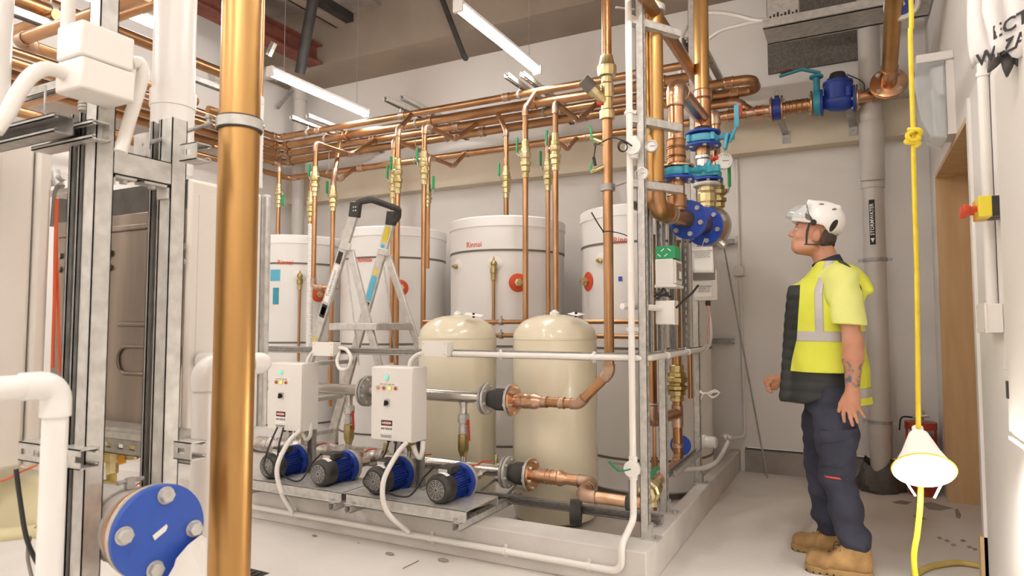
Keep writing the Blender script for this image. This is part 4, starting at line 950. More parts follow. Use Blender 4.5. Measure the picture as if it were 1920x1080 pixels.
v=MB().lathe([(.0,-.025),(.09,-.025),(.094,0),(.09,.025),(0,.025)],(X(1532),my,mz),(1,0,0),28).cyl((X(1532),my,mz+.08),(X(1532),my,mz+.2),.024,n=12).cyl((X(1532),my,mz+.2),(X(1532),my,mz+.215),.05,n=16).build('butterfly_valve','teal',t)
hx=X(1532); MB().obox((hx+.03,my-.02,mz+.225),(hx-.1,my-.05,mz+.27),.04,.02,(0,1,0)).obox((hx-.09,my-.05,mz+.268),(hx-.26,my-.06,mz+.235),.03,.018,(0,1,0)).build('valve_handle','teal',v,bevel=.005)
MB().obox((hx-.17,my-.06,mz+.272),(hx-.25,my-.06,mz+.262),.022,.016,(0,1,0)).build('handle_tip','rust_red',v,bevel=.003)
flange(t,(X(1541),my,mz),(1,0,0),.1,.018,'pump_blue',6,side=-1,name='blue_flange')
b=MB().lathe([(.05,0),(.055,.02),(.075,.05),(.082,.1),(.082,.16),(.07,.19),(.05,.215)],(X(1543),my,mz),(1,0,0),28).cyl((X(1572),my,mz),(X(1572),my,mz+.12),.095,.1,n=28).cyl((X(1572),my,mz+.12),(X(1572),my,mz+.14),.105,n=28).build('meter_body','pump_blue',t)
MB().lathe([(.062,0),(.062,.04),(.05,.07),(0,.08)],(X(1572),my,mz+.14),(0,0,1),24).build('meter_cap','black_plastic',b)
m=MB().cyl((X(1592),my-.07,mz),(X(1592),my-.07,mz+.07),.025,n=10)
for k in range(8):
    a=k*PI/4; m.cyl((X(1572)+.09*math.cos(a),my+.09*math.sin(a),mz+.135),(X(1572)+.09*math.cos(a),my+.09*math.sin(a),mz+.155),.009,n=6)
m.build('cover_bolts','pump_blue',b)['kind']='stuff'
flange(t,(X(1602),my,mz),(1,0,0),.1,.018,'pump_blue',6,side=-1,name='blue_flange'); flange(t,(X(1608),my,mz),(1,0,0),.1,.014,'copper_new',6,side=1)
MB().spline([(X(1590),my,mz+.19),P(1612,150,Y=my-.02),P(1620,158,Y=my-.02),P(1622,170,Y=my),P(1635,162,Y=my)],.004,n=6).build('meter_cable','cable_black',t)
fc=P(1665,163,Y=my); e=math.radians(14); ud=V(0,-math.cos(e),math.sin(e))
run(t,[(X(1608),my,mz),(fc.x,my+.03,mz+.01),tuple(V(fc.x,my-.05,fc.z))],.044,bend=.07,m='copper_new',n=20)
fp=V(fc.x,my-.08,fc.z)
flange(t,fp-ud*.008,ud,.122,.014,'copper',0); flange(t,fp+ud*.01,ud,.12,.014,'copper_new',4,side=1,boltr=.017,phase=.8)
MB().cyl(fp,fp+ud*.2,.056,n=24).build('socket','copper_new',t); MB().cyl(fp,fp+ud*3.4,.05,n=24).build('pipe','copper_big',t)
for px,py in ((1460,245),(1590,233)):
    s=X(px); k=MB().obox((s,my,mz-.05),(s+.03,5.74,2.77),.05,.004,(1,0,0)).box((s,5.744,2.70),(s+.065,5.75,2.80)).cyl((s+.03,5.742,2.745),(s+.03,5.736,2.745),.01,n=6); k.build('wall_bracket','galv_grey',t)

for a_,b_,lab in (((893,926),(936,893),'thin grey pipe slanting up from the low struts behind the right pump'),((946,933),(966,912),'short grey pipe slanting up from the low struts before the larger cream vessel')):
    tag(MB().tube([P(a_[0],a_[1],Y=3.56),P(b_[0],b_[1],Y=3.6),P(b_[0]+1,b_[1]-14,Y=3.6)],.009,n=10).build('thin_pipe','galv_grey'),lab,'pipe')
# ================================================================ LEFT FOREGROUND
# thick copper pipe with its clamp and threaded rod
t=thing('foreground_pipe','thick golden copper pipe in the left foreground, floor to ceiling, with a rubber-lined clamp','copper pipe',(-1.443,1.211,0))
MB().cyl((-1.443,1.211,0),(-1.443,1.211,ZC),.0515,n=40).build('pipe','copper_big',t)
zc=P(447,232,Y=1.2).z
cl=MB().lathe([(.053,-.014),(.0595,-.013),(.0595,.013),(.053,.014)],(-1.443,1.211,zc),(0,0,1),36).build('clamp_band','galv',t)
MB().lathe([(.052,-.017),(.0575,-.017),(.0575,.017),(.052,.017)],(-1.443,1.211,zc),(0,0,1),36).build('rubber_lining','rubber',cl)
hexbolt(MB().cyl((-1.5,1.16,zc-.012),(-1.5,1.16,zc+.018),.006,n=10),(-1.5,1.16,zc+.012),(0,0,1),.01,.01).build('clamp_bolt','galv_grey',cl,smooth=False)
pr=P(268,272,Y=.98)
MB().cyl((-1.495,1.165,zc),pr,.005,n=10).build('threaded_rod','galv_grey',t)
# rack of slotted posts
RXX=-1.475
t=thing('boiler_rack','galvanised strut rack in the left foreground carrying the boilers','strut rack',(RXX,.95,0))
YA,YBp=.866,1.045
def pst(y,z0=0,z1=ZC): 
    strut((RXX,y,z0),(RXX,y,z1),(0,-1,0),slots=False).build('post','galv',t,smooth=False)
    strut((RXX-.045,y,z0),(RXX-.045,y,z1),(-1,0,0),slots=True,pitch=.05,sl=.028,sw=.013).build('slotted_post','galv_grey',t,smooth=False)
zA=P(180,192,Y=YA).z
strut((RXX,YA,0),(RXX,YA,ZC),(-1,0,0),slots=False,d=.041).build('post','galv',t,smooth=False)
strut((RXX-.05,YA-.005,0),(RXX-.05,YA-.005,P(140,225,Y=YA).z),(0,-1,0),slots=True).build('slotted_post','galv_grey',t,smooth=False)
strut((RXX,YBp,P(318,880,Y=YBp).z-.25),(RXX,YBp,P(318,228,Y=YBp).z),(-1,0,0),slots=False).build('post','galv',t,smooth=False)
strut((RXX-.042,YBp,P(318,880,Y=YBp).z-.2),(RXX-.042,YBp,P(318,228,Y=YBp).z),(0,-1,0),slots=True).build('slotted_post','galv_grey',t,smooth=False)
zb=P(260,318,Y=.96).z
strut((RXX,YA+.02,zb),(RXX,YBp-.02,zb),(0,0,-1),slots=False,d=.055).build('cross_beam','galv',t,smooth=False)
MB().box((RXX-.02,YA+.02,zb-.05),(RXX+.018,YA+.026,zb+.03)).box((RXX-.02,YBp-.028,zb-.06),(RXX+.018,YBp-.022,zb+.03)).box((RXX-.02,YA+.02,zb-.034),(RXX+.018,YA+.075,zb-.028)).box((RXX-.02,YBp-.085,zb-.034),(RXX+.018,YBp-.022,zb-.028)).build('angle_bracket','galv',t)
for y in (YA+.055,YBp-.055): hexbolt(MB(),(RXX,y,zb-.034),(0,0,-1),.009,.008).build('bolt','galv',t,smooth=False)
MB().box((pr.x-.03,pr.y-.004,pr.z-.03),(pr.x+.02,pr.y+.004,pr.z+.028)).build('rod_plate','galv',t,bevel=.002)
hexbolt(MB(),pr,(1,1,.0),.009,.014).build('nut','galv_grey',t,smooth=False)
for (px0,px1,py,Yp,dx) in ((95,190,245,YA-.025,.0),(338,382,285,YBp,.0),(325,372,845,YBp,0),(105,168,860,YA-.03,0),(121,167,395+0,YA,0)):
    if px0 in (121,): continue
    a=P(px1,py,Y=Yp); 
    strut((a.x-.23 if px0<200 else a.x-.06,Yp+.0,a.z),(a.x,Yp+.0,a.z),(0,-1,0) if px0==95 else (0,1,0),slots=True).build('short_arm','galv',t,smooth=False)
# beam under the far boiler and long arms on top of it
zq=P(235,835,Y=1.33).z
strut((-2.7,1.33,zq),(-1.60,1.33,zq),(0,1,0),slots=True,pitch=.06,sl=.032,sw=.016,w=.05).build('boiler_beam','galv_grey',t,smooth=False)
MB().box((-2.7,1.30,zq+.026),(-1.6,1.42,zq+.045)).box((-2.7,1.31,zq+.045),(-1.62,1.40,zq+.058)).build('boiler_ledge','galv',t)
q=P(70,245,Y=.80); strut((q.x-.35,.80,q.z),(RXX-.02,.80,q.z-.0),(0,-1,0),slots=False).build('short_arm','galv_grey',t,smooth=False)
# boilers
XB=-1.9
def boiler(y0,y1,label,handle=True):
    zt=P(345,331,X=XB).z; zb_=P(345,826,X=XB).z; xl=XB-.74
    t=thing('boiler',label,'boiler',((XB+xl)/2,(y0+y1)/2,zb_),'white wall boilers in the left rack')
    MB().box((xl,y0+.012,zb_),(XB,y1-.042,zt)).build('casing','boiler_white',t,bevel=.012)
    if y0>1: MB().box((xl+.004,y1-.04,zb_+.004),(XB-.003,y1-.02,zt-.004)).build('side_trim','galv_grey',t,bevel=.004); MB().box((xl,y1-.025,zb_),(XB+.003,y1,zt+.003)).build('front_cover','galv',t,bevel=.008)
    else: MB().box((xl,y1-.038,zb_),(XB+.002,y1,zt)).build('front_cover','boiler_white',t,bevel=.01)
    MB().box((XB-.002,y0+.045,zb_+.04),(XB+.0025,y1-.12,zt-.05)).build('side_panel','boiler_white',t,bevel=.002)
    b=MB().box((xl+.006,y0,zb_+.006),(XB-.012,y0+.014,zt-.095)).build('back_plate','stainless_panel',t,bevel=.004)
    MB().box((xl+.006,y0+.004,zt-.1),(XB-.012,y0+.016,zt-.004)).build('top_recess','galv_dark',t)
    m=MB().box((xl+.02,y0-.01,zt-.155),(XB-.15,y0,zt-.135)); m.build('pressed_rib','stainless_panel',b,bevel=.004)
    if y0<1: return t,zt,zb_
    zc=P(240,672,Y=y0).z; xa=P(212,672,Y=y0).x
    MB().tube([(xa+.24,y0-.002,zc+.04),(xa+.03,y0-.002,zc+.04),(xa+.03,y0-.002,zc-.05),(xa+.24,y0-.002,zc-.05)],.007,bend=.042,n=10).build('pressed_handle','stainless_panel',b)
    MB().tube([(xa+.24,y0-.001,zc+.115),(xa+.03,y0-.001,zc+.115)],.009,n=10).build('pressed_groove','stainless_panel',b)
    for px,py in ((206,475),(345,462),(112,480)):
        if y0>1.2:
            q=P(px,py,Y=y0-.002); k=MB().lathe([(.0,0),(.011,0),(.013,.006),(0,.006)],q,(0,-1,0),16).cyl(q+V(0,0,-.05),q+V(0,-.006,-.05),.012,n=14).build('keyhole_mount','galv_grey',b)
    for dx in (.03,.1,.62,.7): MB().cyl((XB-dx,y0+.0,zb_+.02),(XB-dx,y0-.003,zb_+.02),.006,n=6).build('screw','galv',b)
    return t,zt,zb_
b2,ZT,ZB=boiler(1.395,1.745,'far boiler in the left rack, its dark steel back plate beside the thick copper pipe')
b1,_,_=boiler(.645,.994,'near boiler cut by the left edge of the photo')
MB().tube([(-2.25,1.47,ZB-.0),(-2.25,1.47,ZB-.1)],.02,n=14).build('gas_union','brass_old',b2)
q=P(210,862,Y=1.45)
t=thing('gas_valve','brass gas cock with yellow tab and yellow hose under the far boiler','gas valve',tuple(q))
MB().lathe([(.016,-.05),(.022,-.045),(.022,-.01),(.028,0),(.028,.03),(.02,.035),(.02,.08)],q,(0,0,1),8).build('cock','brass',t,ang=25)
MB().obox(q+V(.035,0,-.0),q+V(.075,-.0,.01),.03,.008,(0,0,1)).build('tab','amber',t,bevel=.003)
MB().spline([q+V(0,0,-.04),q+V(-.005,0,-.09),P(190,910,Y=1.4),P(120,940,Y=1.35)],.017,n=12).build('hose','hose',t)
# flue and vent pipes
for x,y,lab,r in ((-2.215,1.56,'thick white vent pipe behind the thick copper pipe, rising from the far boiler',.072),(-2.215,.955,'thick white vent pipe at the left edge of the photo',.072)):
    t=thing('vent_pipe',lab,'vent pipe',(x,y,ZT),'white boiler vent pipes')
    zj=P(342,200,Y=1.56).z if y>1 else ZT+.1
    MB().cyl((x,y,zj),(x,y,ZC),r,n=36).build('pipe','pvc',t)
    MB().lathe([(r*.9,ZT-.003),(r*.9,ZT+.06),(r*1.02,ZT+.07),(r*1.02,zj-.0),(r*1.09,zj),(r*1.09,zj+.06),(r,zj+.062)],(x,y,0),(0,0,1),36).build('coupling','pvc',t)
# white enclosure on the post with its conduits
q0=P(152,38,X=-1.37); q1=P(255,75,X=-1.37); zt1=P(200,52,X=-1.37).z; zb1=P(200,178,X=-1.37).z
yl,yr=P(152,100,X=-1.37).y,P(253,100,X=-1.37).y; zm=(zt1*.47+zb1*.53)
t=thing('junction_box','two-part white enclosure on the near post, upper left, with a curved conduit on each side','junction box',(-1.4,(yl+yr)/2,zb1))
MB().box((-1.46,yl,zm+.002),(-1.37,yr,zt1)).build('upper_shell','box_white',t,bevel=.005)
MB().box((-1.46,yl,zb1),(-1.366,yr+.002,zm-.001)).build('lower_shell','box_white',t,bevel=.005)
flexc('white conduit arching down left from the enclosure on the near post',[P(128,142,X=-1.43),P(105,132,X=-1.43),P(80,130,X=-1.43),P(55,145,X=-1.43),P(32,178,X=-1.43),P(14,212,X=-1.43),P(-10,245,X=-1.43)],.0145)
flexc('white conduit curling down right from the enclosure on the near post',[P(245,118,X=-1.42),P(262,118,X=-1.42),P(268,135,X=-1.42),P(262,165,X=-1.42),P(246,215,X=-1.42),P(236,250,X=-1.42),P(226,285,X=-1.42)],.0135)
for px,lab in ((125,'white upright conduit left of the near post top'),(203,'white upright conduit right of the near post top')):
    q=P(px,100,Y=.9 if px<150 else .98); conduit(lab,[(q.x,q.y,q.z-.05),(q.x,q.y,ZC)],.015,group='upright conduits by the near post')
m=MB(); q=P(120,130,Y=.88); z=q.z+.02
for k in range(14): m.torus((q.x,.93,z-k*.008),(0,0,1),.012,.003,14,5)
tag(m.build('corrugated_sleeve','pvc_grey'),'grey corrugated sleeve beside the white enclosure','flexible conduit')
# white drain pipes
t=thing('drain_pipe','white plastic drain pipe in the near left corner bending down at an elbow','drain pipe',(-1.365,.72,0),'white plastic drain pipes')
zq=P(101,720,Y=.72).z
xq=P(101,850,Y=.72).x
MB().tube([(xq,.3,zq),(xq,.72,zq),(xq,.72,0)],.0215,bend=.03,n=22).build('pipe','pvc',t)
MB().tube([(xq,.66,zq),(xq,.72,zq),(xq,.72,zq-.06)],.0255,bend=.028,n=24).build('elbow','pvc',t)
t=thing('drain_pipe','white plastic drain pipe with two elbows passing behind the thick copper pipe','drain pipe',(-1.617,1.245,0),'white plastic drain pipes')
zq=P(382,688,Y=1.245).z; xq=P(380,760,Y=1.245).x
MB().tube([(xq,1.245,0),(xq,1.245,zq),(xq,1.46,zq),(XB+.01,1.46,zq)],.027,bend=.04,n=22).build('pipe','pvc',t)
MB().tube([(xq,1.245,zq-.065),(xq,1.245,zq),(xq,1.31,zq)],.0315,bend=.04,n=24).build('elbow','pvc',t)
MB().tube([(xq,1.4,zq),(xq,1.46,zq),(xq-.07,1.46,zq)],.0315,bend=.04,n=24).build('elbow','pvc',t)
# blind flange and the fat pipe behind it
fc=V(-1.345,.935,0); fz=P(298,997,X=-1.345); fc=V(-1.345,fz.y,fz.z); axn=V(1,-.12,.05).normalized()
t=thing('blind_flange_pipe','blue round blind flange with four big bolts closing a fat pale pipe','pipe end',tuple(fc))
f=flange(t,fc,axn,.1,.012,'flange_blue',0,name='blue_flange')
x_,y_,d_=frame(axn)
for k in range(4):
    a=k*PI/2-.15; q=fc+(x_*math.cos(a)+y_*math.sin(a))*.076+axn*.006
    MB().cyl(q,q+axn*.003,.019,n=20).cyl(q+axn*.003,q+axn*.014,.0165,.0155,n=6).build('bolt','galv',f,smooth=False,bevel=.0015)
MB().obox(fc+axn*.007-V(0,.016,.008),fc+axn*.007+V(0,.016,.008),.012,.001,(0,-.4,1)).build('white_sticker','paper',f)
MB().cyl(fc-axn*.022,fc-axn*.008,.1,n=36).build('gasket_plate','galv',t)
flange(t,fc-axn*.034,axn,.097,.014,'copper_new',0)
MB().cyl(fc-axn*.12,fc-axn*.03,.07,n=30).build('pipe','copper_new',t)
MB().cyl(fc-axn*.3,fc-axn*.09,.078,n=30).build('grey_band','pvc_grey',t)
MB().cyl(fc-axn*1.6,fc-axn*.28,.082,n=32).build('lagging','cream_pipe',t)
MB().torus(fc-axn*.13,axn,.08,.004,28,6).obox(fc-axn*.13+V(0,0,.08),fc-axn*.13+V(0,0,.105),.02,.012,(0,1,0)).cyl(fc-axn*.13+V(0,-.03,.098),fc-axn*.13+V(0,.03,.098),.005,n=8).build('hose_clamp','galv_grey',t)
q=P(-5,1000,Y=.9)
ps=[P(376,1003,X=-1.315),P(352,1022,X=-1.31),P(330,1048,X=-1.305),P(326,1062,X=-1.31),P(310,1090,X=-1.31),P(384,1100,X=-1.32),P(386,1010,X=-1.33)]
tag(MB().prism(ps,(.004,0,0)).build('paper_wrap','paper',smooth=False),'torn white wrapping sheet at the lower right of the blue flange','wrapping')
q2=P(90,985,Y=.95)
tag(MB().cyl(P(-60,1010,Y=.84),P(230,978,Y=1.0),.016,n=16).build('cream_pipe','cream_pipe'),'slim cream pipe under the fat pale pipe at the lower left','pipe')
tag(MB().spline([P(30,880,Y=.8),P(38,940,Y=.8),P(50,1010,Y=.8),P(72,1060,Y=.82),P(90,1090,Y=.84)],.005,n=8).build('grey_hose','cable_black'),'thin dark hose hanging under the near boiler','hose')
tag(MB().spline([P(60,1085,Y=.88),P(52,1040,Y=.9),P(60,1000,Y=.9),P(85,975,Y=.92)],.004,n=8).build('grey_hose','ink_grey'),'thin grey loop of hose behind the near white drain pipe','hose')
tag(MB().spline([P(107,372,Y=1.0),P(104,450,Y=1.0),P(102,560,Y=1.0),P(98,690,Y=1.0)],.0042,n=8).build('orange_cable','orange_cable'),'left strand of orange cable hanging between the two boilers','cable')
tag(MB().spline([P(108,372,Y=1.01),P(106,450,Y=1.01),P(109,560,Y=1.01),P(112,700,Y=1.01)],.0035,n=8).build('orange_cable','orange_cable'),'right strand of orange cable hanging between the two boilers','cable')
tag(MB().spline([P(-10,905,Y=.85),P(20,895,Y=.87),P(45,882,Y=.9),P(70,872,Y=.92)],.0025,n=6).build('orange_wire','orange_cable'),'orange wire below the near boiler corner at the left edge','wire')
tag(MB().spline([P(175,928,Y=1.2),P(210,927,Y=1.25),P(240,918,Y=1.3),P(275,898,Y=1.36)],.0025,n=6).build('orange_cable','orange_cable'),'thin orange wire drooping under the far boiler to the blue flange','wire')
tag(MB().spline([P(112,345,Y=1.0),P(103,360,Y=1.0),P(100,390,Y=1.0),P(97,425,Y=1.0)],.005,n=8).build('grey_cable','ink_grey'),'grey cable bending over the near boiler corner','cable')
t=thing('boiler_tap','small pale pipe fittings on top between the two boilers','pipe fitting',tuple(P(105,335,Y=1.1)))
MB().cyl(P(88,345,Y=1.1),P(122,330,Y=1.1),.012,n=12).cyl(P(105,322,Y=1.1),P(112,350,Y=1.1),.014,n=12).build('fitting','galv',t)
m=MB().box(P(90,368,Y=1.12),P(128,352,Y=1.12)+V(0,.05,0)); m.build('ledge','white_paint',t)
# white lagged pipe right of the copper pipe
t=thing('lagged_pipe','white tape-wrapped thin pipe just right of the thick copper pipe','insulated pipe',(0,0,0))
q=P(489,260,Y=1.9); prof=[]; z=P(489,352,Y=1.9).z; zt=P(489,180,Y=1.9).z; rnd=random.Random(5)
while z<zt: prof.append((.010+rnd.uniform(-.0015,.0015),z)); z+=.006
t.location=(q.x,1.9,prof[0][1]); MB().lathe(prof,(q.x,1.9,0),(0,0,1),14).build('wrapping','paper',t); MB().cyl((q.x,1.9,zt-.01),(q.x,1.9,ZC),.006,n=10).build('pipe','copper',t)
# ---------------- high pipes over the left rack
def ydir(label,px0,py0,px1,X,r,m='copper',kind='copper pipe',clamps=(),nm='high_pipe',back=None):
    a=P(px0,py0,X=X); y1=P(px1,300,X=X).y
    y0=min(a.y,y1) if back is None else back; y1=max(a.y,y1)
    t=thing(nm,label,kind,(X,y0,a.z),'pipes and struts high on the left')
    if m=='strut': strut((X,y0,a.z),(X,y1,a.z),(0,0,-1),slots=True).build('channel','galv',t,smooth=False)
    else: MB().cyl((X,y0,a.z),(X,y1,a.z),r,n=20).build('pipe',m,t)
    for cx in clamps:
        c=P(cx,py0,X=X); c=V(X,c.y,a.z)
        MB().lathe([(r,-.014),(r+.007,-.014),(r+.007,.014),(r,.014)],c,(0,1,0),24).cyl(c+V(0,0,r),c+V(0,0,r+.12),.005,n=8).build('clamp','galv_grey',t)
    return t
def xdir(label,px0,py0,px1,Y,r,m='copper',nm='high_pipe'):
    a=P(px0,py0,Y=Y); x1=P(px1,100,Y=Y).x
    t=thing(nm,label,'copper pipe' if m!='strut' else 'strut',(a.x,Y,a.z),'pipes and struts high on the left')
    if m=='strut': strut((a.x,Y,a.z),(x1,Y,a.z),(0,0,-1),slots=True).build('channel','galv',t,smooth=False)
    else: MB().cyl((a.x,Y,a.z),(x1,Y,a.z),r,n=20).build('pipe',m,t)
    return t
ydir('thick copper pipe high on the left passing right behind the white enclosure',303,92,470,-3.9,.036,back=1.2)
ydir('galvanised channel below the high copper pipe, crossing behind the white vent pipe',303,124,480,-3.9,.03,'strut','strut')
ydir('second copper pipe below the galvanised channel, behind the vent pipe',390,205,490,-4.4,.03)
xdir('copper pipe crossing in front of the top left tube light',205,38,420,2.0,.022)
ydir('thick clamped copper pipe at the very top left of the photo',60,12,200,-3.4,.042,clamps=(95,),back=.8)
ydir('galvanised channel at top left under the thick clamped pipe',60,34,200,-3.3,.03,'strut','strut',back=.8)
xdir('copper pipe end crossing at top left over the bent pipe',25,60,105,1.7,.027)
t=thing('bent_high_pipe','copper pipe with a sharp bend at upper left beside the vent pipe','copper pipe',(-3.4,1.3,2.9),'pipes and struts high on the left')
a=P(125,66,Y=1.25); 
run(t,[(a.x+.5,1.2,a.z+.0),(P(32,94,Y=1.2).x,1.2,a.z),(P(32,94,Y=1.2).x,1.9,a.z)],.02,bend=.04,n=16)
ydir('copper pipe at upper left below the bent pipe',40,122,320,-3.3,.024,back=.9)
xdir('galvanised channel crossing upper left behind the arched conduit',40,182,200,1.6,.03,'strut')
xdir('copper pipe crossing upper left just under the galvanised channel',38,196,210,1.65,.024)
ydir('low clamped copper pipe at left above the near boiler',83,222,330,-3.0,.022,clamps=(83,),back=.8)
# ---------------- ceiling steel
t=thing('black_brace','thick black round brace slanting from the ceiling beside the channel beam','ceiling brace',tuple(P(590,-20,Y=5.2)))
MB().cyl(P(598,-62,Y=4.6),P(562,138,Y=4.75),.052,n=18).build('tube','black_steel',t)
t=thing('small_brace','small dark brace hanging at the ceiling left of the centre tube light','ceiling brace',tuple(P(845,45,Y=5.2)))
MB().obox(P(818,-30,Y=5.24),P(871,108,Y=5.3),.045,.03,(1,0,0)).cyl(P(871,106,Y=5.28),P(873,109,Y=5.34),.03,n=8).build('bar','black_steel',t)
q=P(697,72,Z=4.45); 
t=thing('channel_beam','white topped channel beam on the ceiling with a dark inner slot','ceiling beam',(q.x,4.5,4.45))
MB().box((q.x-.16,1.5,4.44),(q.x-.02,q.y,4.46)).box((q.x-.16,1.5,4.44),(q.x-.14,q.y,ZC)).build('flange','soffit',t)
MB().box((q.x-.02,1.5,4.46),(q.x+.08,q.y,ZC)).build('slot','black_steel',t)
MB().box((q.x+.08,1.5,4.55),(q.x+.45,q.y-.1,ZC)).build('haunch','ceiling_concrete',t)
q=P(600,118,Y=5.3); ZR=q.z
t=thing('red_steel_beam','rust red steel beam along the ceiling at the left','ceiling beam',(q.x,3,4.3))
MB().box((q.x-.2,1.5,ZR),(q.x,5.34,ZR+.015)).box((q.x-.11,1.5,ZR+.015),(q.x-.09,5.34,ZR+.2)).box((q.x-.2,1.5,ZR+.2),(q.x,5.34,ZR+.215)).build('beam','rust_red',t)
strut(P(514,80,Y=4.0),P(503,104,Y=4.0),(0,-1,0)).build('hanger','galv',t,smooth=False)
q=P(562,200,Y=5.6); t=thing('corner_downpipe','white downpipe in the far left corner behind the hanging tube light','downpipe',(q.x,5.6,2.9))
run(t,[(q.x,5.6,0),(q.x,5.6,P(562,138,Y=5.6).z),(q.x-.25,4.6,P(500,112,Y=4.6).z)],.07,bend=.2,m='pvc_grey',em='pvc_grey',n=24)
for px,py in ((525,200),):
    MB().obox(P(520,203,Y=5.5),P(548,168,Y=5.5),.035,.03,(0,1,0)).build('stay_bar','galv_grey',t)
# floor grate by the copper pipe
q=P(485,1078,Z=0); t=thing('floor_grate','dark slotted floor grate beside the foot of the thick copper pipe','floor grate',tuple(q))
for k in range(9):
    MB().box((q.x-.3+k*.035,q.y-.25,.0),(q.x-.282+k*.035,q.y+.02,.006)).build('bar','galv_dark',t)
MB().box((q.x-.32,q.y-.25,.0),(q.x+.03,q.y+.04,.002)).build('tray','black',t)
# ---------------- small litter and scuffs
for px,py,s in ((590,1006,.02),(731,1040,.03),(831,1052,.035),(553,962,.01),(672,1020,.008)):
    q=P(px,py,Z=0); tag(MB().ball(q+V(0,0,.005),s,8,5,(1,.5,.25)).build('debris','concrete_dark'),{590:'small dark debris on the floor near the thick copper pipe',731:'crumpled grey debris on the floor in front of the kerb',831:'grey debris at the kerb foot below the right skid',553:'tiny rusty debris on the kerb face',672:'tiny pebble on the floor left of centre'}[px],'debris')
q=P(755,1066,Z=.003); tag(MB().cyl(q,P(785,1051,Z=.003),.002,n=5).build('wire_offcut','ink_grey'),'short wire offcut lying on the floor before the kerb','wire')
# ================================================================ STEPLADDER
t=thing('stepladder','aluminium platform stepladder with black hoop handle standing behind the control boxes','stepladder',(-3.4,3.9,0))
LY=(3.72,4.12)
def on(px,py,y): q=P(px,py,Y=y); return V(q.x,y,q.z)
top=[on(667,392,LY[0]),on(735,408,LY[1])]
low=[on(588,650,LY[0]),on(657,690,LY[1])]
hk=[on(650,470,LY[0]),on(720,480,LY[1])]
rl=[on(704,690,LY[0]),on(779,655,LY[1])]
for i in (0,1):
    d=(low[i]-top[i]); foot=top[i]+d*(top[i].z/(top[i].z-low[i].z)); foot.z=0
    r=MB().obox(top[i],foot,.075,.028,(1,0,0)); fr=r.build('front_stile','aluminium',t,bevel=.003)
    d2=rl[i]-hk[i]; foot2=hk[i]+d2*(hk[i].z/(hk[i].z-rl[i].z))
    MB().obox(hk[i]+V(.02,.02,0),foot2+V(.02,.02,0),.055,.025,(1,0,0)).build('rear_leg','aluminium',t,bevel=.003)
    for f_ in (foot,foot2+V(.02,.02,0)): MB().cb(f_+V(0,0,.02),(.085,.04,.04)).build('rubber_foot','black_plastic',t,bevel=.004)
    MB().obox(hk[i]+V(-.045,-.018,.04),hk[i]+V(.055,-.018,.02),.055,.012,(0,0,1)).build('hinge_plate','aluminium',t,bevel=.01)
    u=(low[i]-top[i]).normalized(); sx=V(0,-1,0)
    def deco(a,b,w,mm,nm='sticker'):
        p0=top[i]+u*a+V(0,-.0155,0); p1=top[i]+u*b+V(0,-.0155,0); MB().obox(p0,p1,w,.001,(1,0,0)).build(nm,mm,fr)
    if i==0:
        deco(.33,.42,.045,'ink'); deco(.43,.72,.045,'paper'); deco(.74,.84,.05,'ink'); deco(.76,.82,.035,'yellow'); 
        text('Trademaster',.04,'ink_grey',top[i]+u*.575+V(0,-.0165,0),-u,V(-1,0,0).cross(V(0,1,0)).cross(-u) if False else (-u).cross(V(0,1,0)),'sticker_lettering',fr)
        deco(1.0,1.03,.03,'yellow')
    else:
        deco(.08,.2,.05,'yellow'); deco(.22,.26,.035,'light_blue'); deco(.48,.68,.055,'light_blue'); deco(.69,.73,.045,'ink'); deco(.42,.47,.03,'yellow')
# hoop handle
a,b=top[0],top[1]
m=MB().tube([a+V(0,0,-.03),a+V(.02,0,.05),a+V(.1,.05,.07),b+V(.1,-.05,.05),b+V(.06,0,0.0),b+V(0,0,-.05)],.024,bend=.04,n=12)
m.build('hoop_handle','rubber',t)
for p in (a,b): MB().obox(p+V(.005,0,.05),p+V(-.012,0,-.06),.085,.045,(1,0,0)).build('hoop_socket','black_plastic',t,bevel=.008)
for k in range(4): MB().cyl(a+V(.0+.02*(k%2),-.022,.01-.025*(k//2)),a+V(.0+.02*(k%2),-.026,.01-.025*(k//2)),.006,n=10).build('rivet','galv',t)
# platform and steps
zp=on(640,606,LY[0]).z; xl=on(620,606,LY[0]).x; xr_=on(752,606,LY[1]).x+.1
MB().box((xl,LY[0]-.02,zp-.05),(xr_,LY[1]+.02,zp)).build('platform','aluminium',t,bevel=.004)
m=MB()
for k in range(9): m.box((xl+.01,LY[0]+.02+k*.045,zp),(xr_-.01,LY[0]+.035+k*.045,zp+.004))
m.build('tread_ribs','aluminium',t)['kind']='stuff'
for zz in (.95,.67,.39,.13):
    cx=[]
    for i in (0,1):
        f=(top[i].z-zz)/(top[i].z-low[i].z); cx.append(top[i]+(low[i]-top[i])*f)
    c=(cx[0]+cx[1])/2
    MB().box((c.x-.04,LY[0],zz-.03),(c.x+.05,LY[1],zz)).build('step','aluminium',t,bevel=.003)
for i in (0,1): MB().cyl(hk[i]+V(0,0,-.08),V(hk[i].x+.12,LY[i]+.01,zp-.3),.006,n=8).build('stay_rod','galv',t)
MB().obox(on(703,620,LY[0])+V(.02,.02,-.3),V(rl[1].x-.1,LY[1],.75),.03,.015,(0,0,1)).build('rear_brace','aluminium',t)
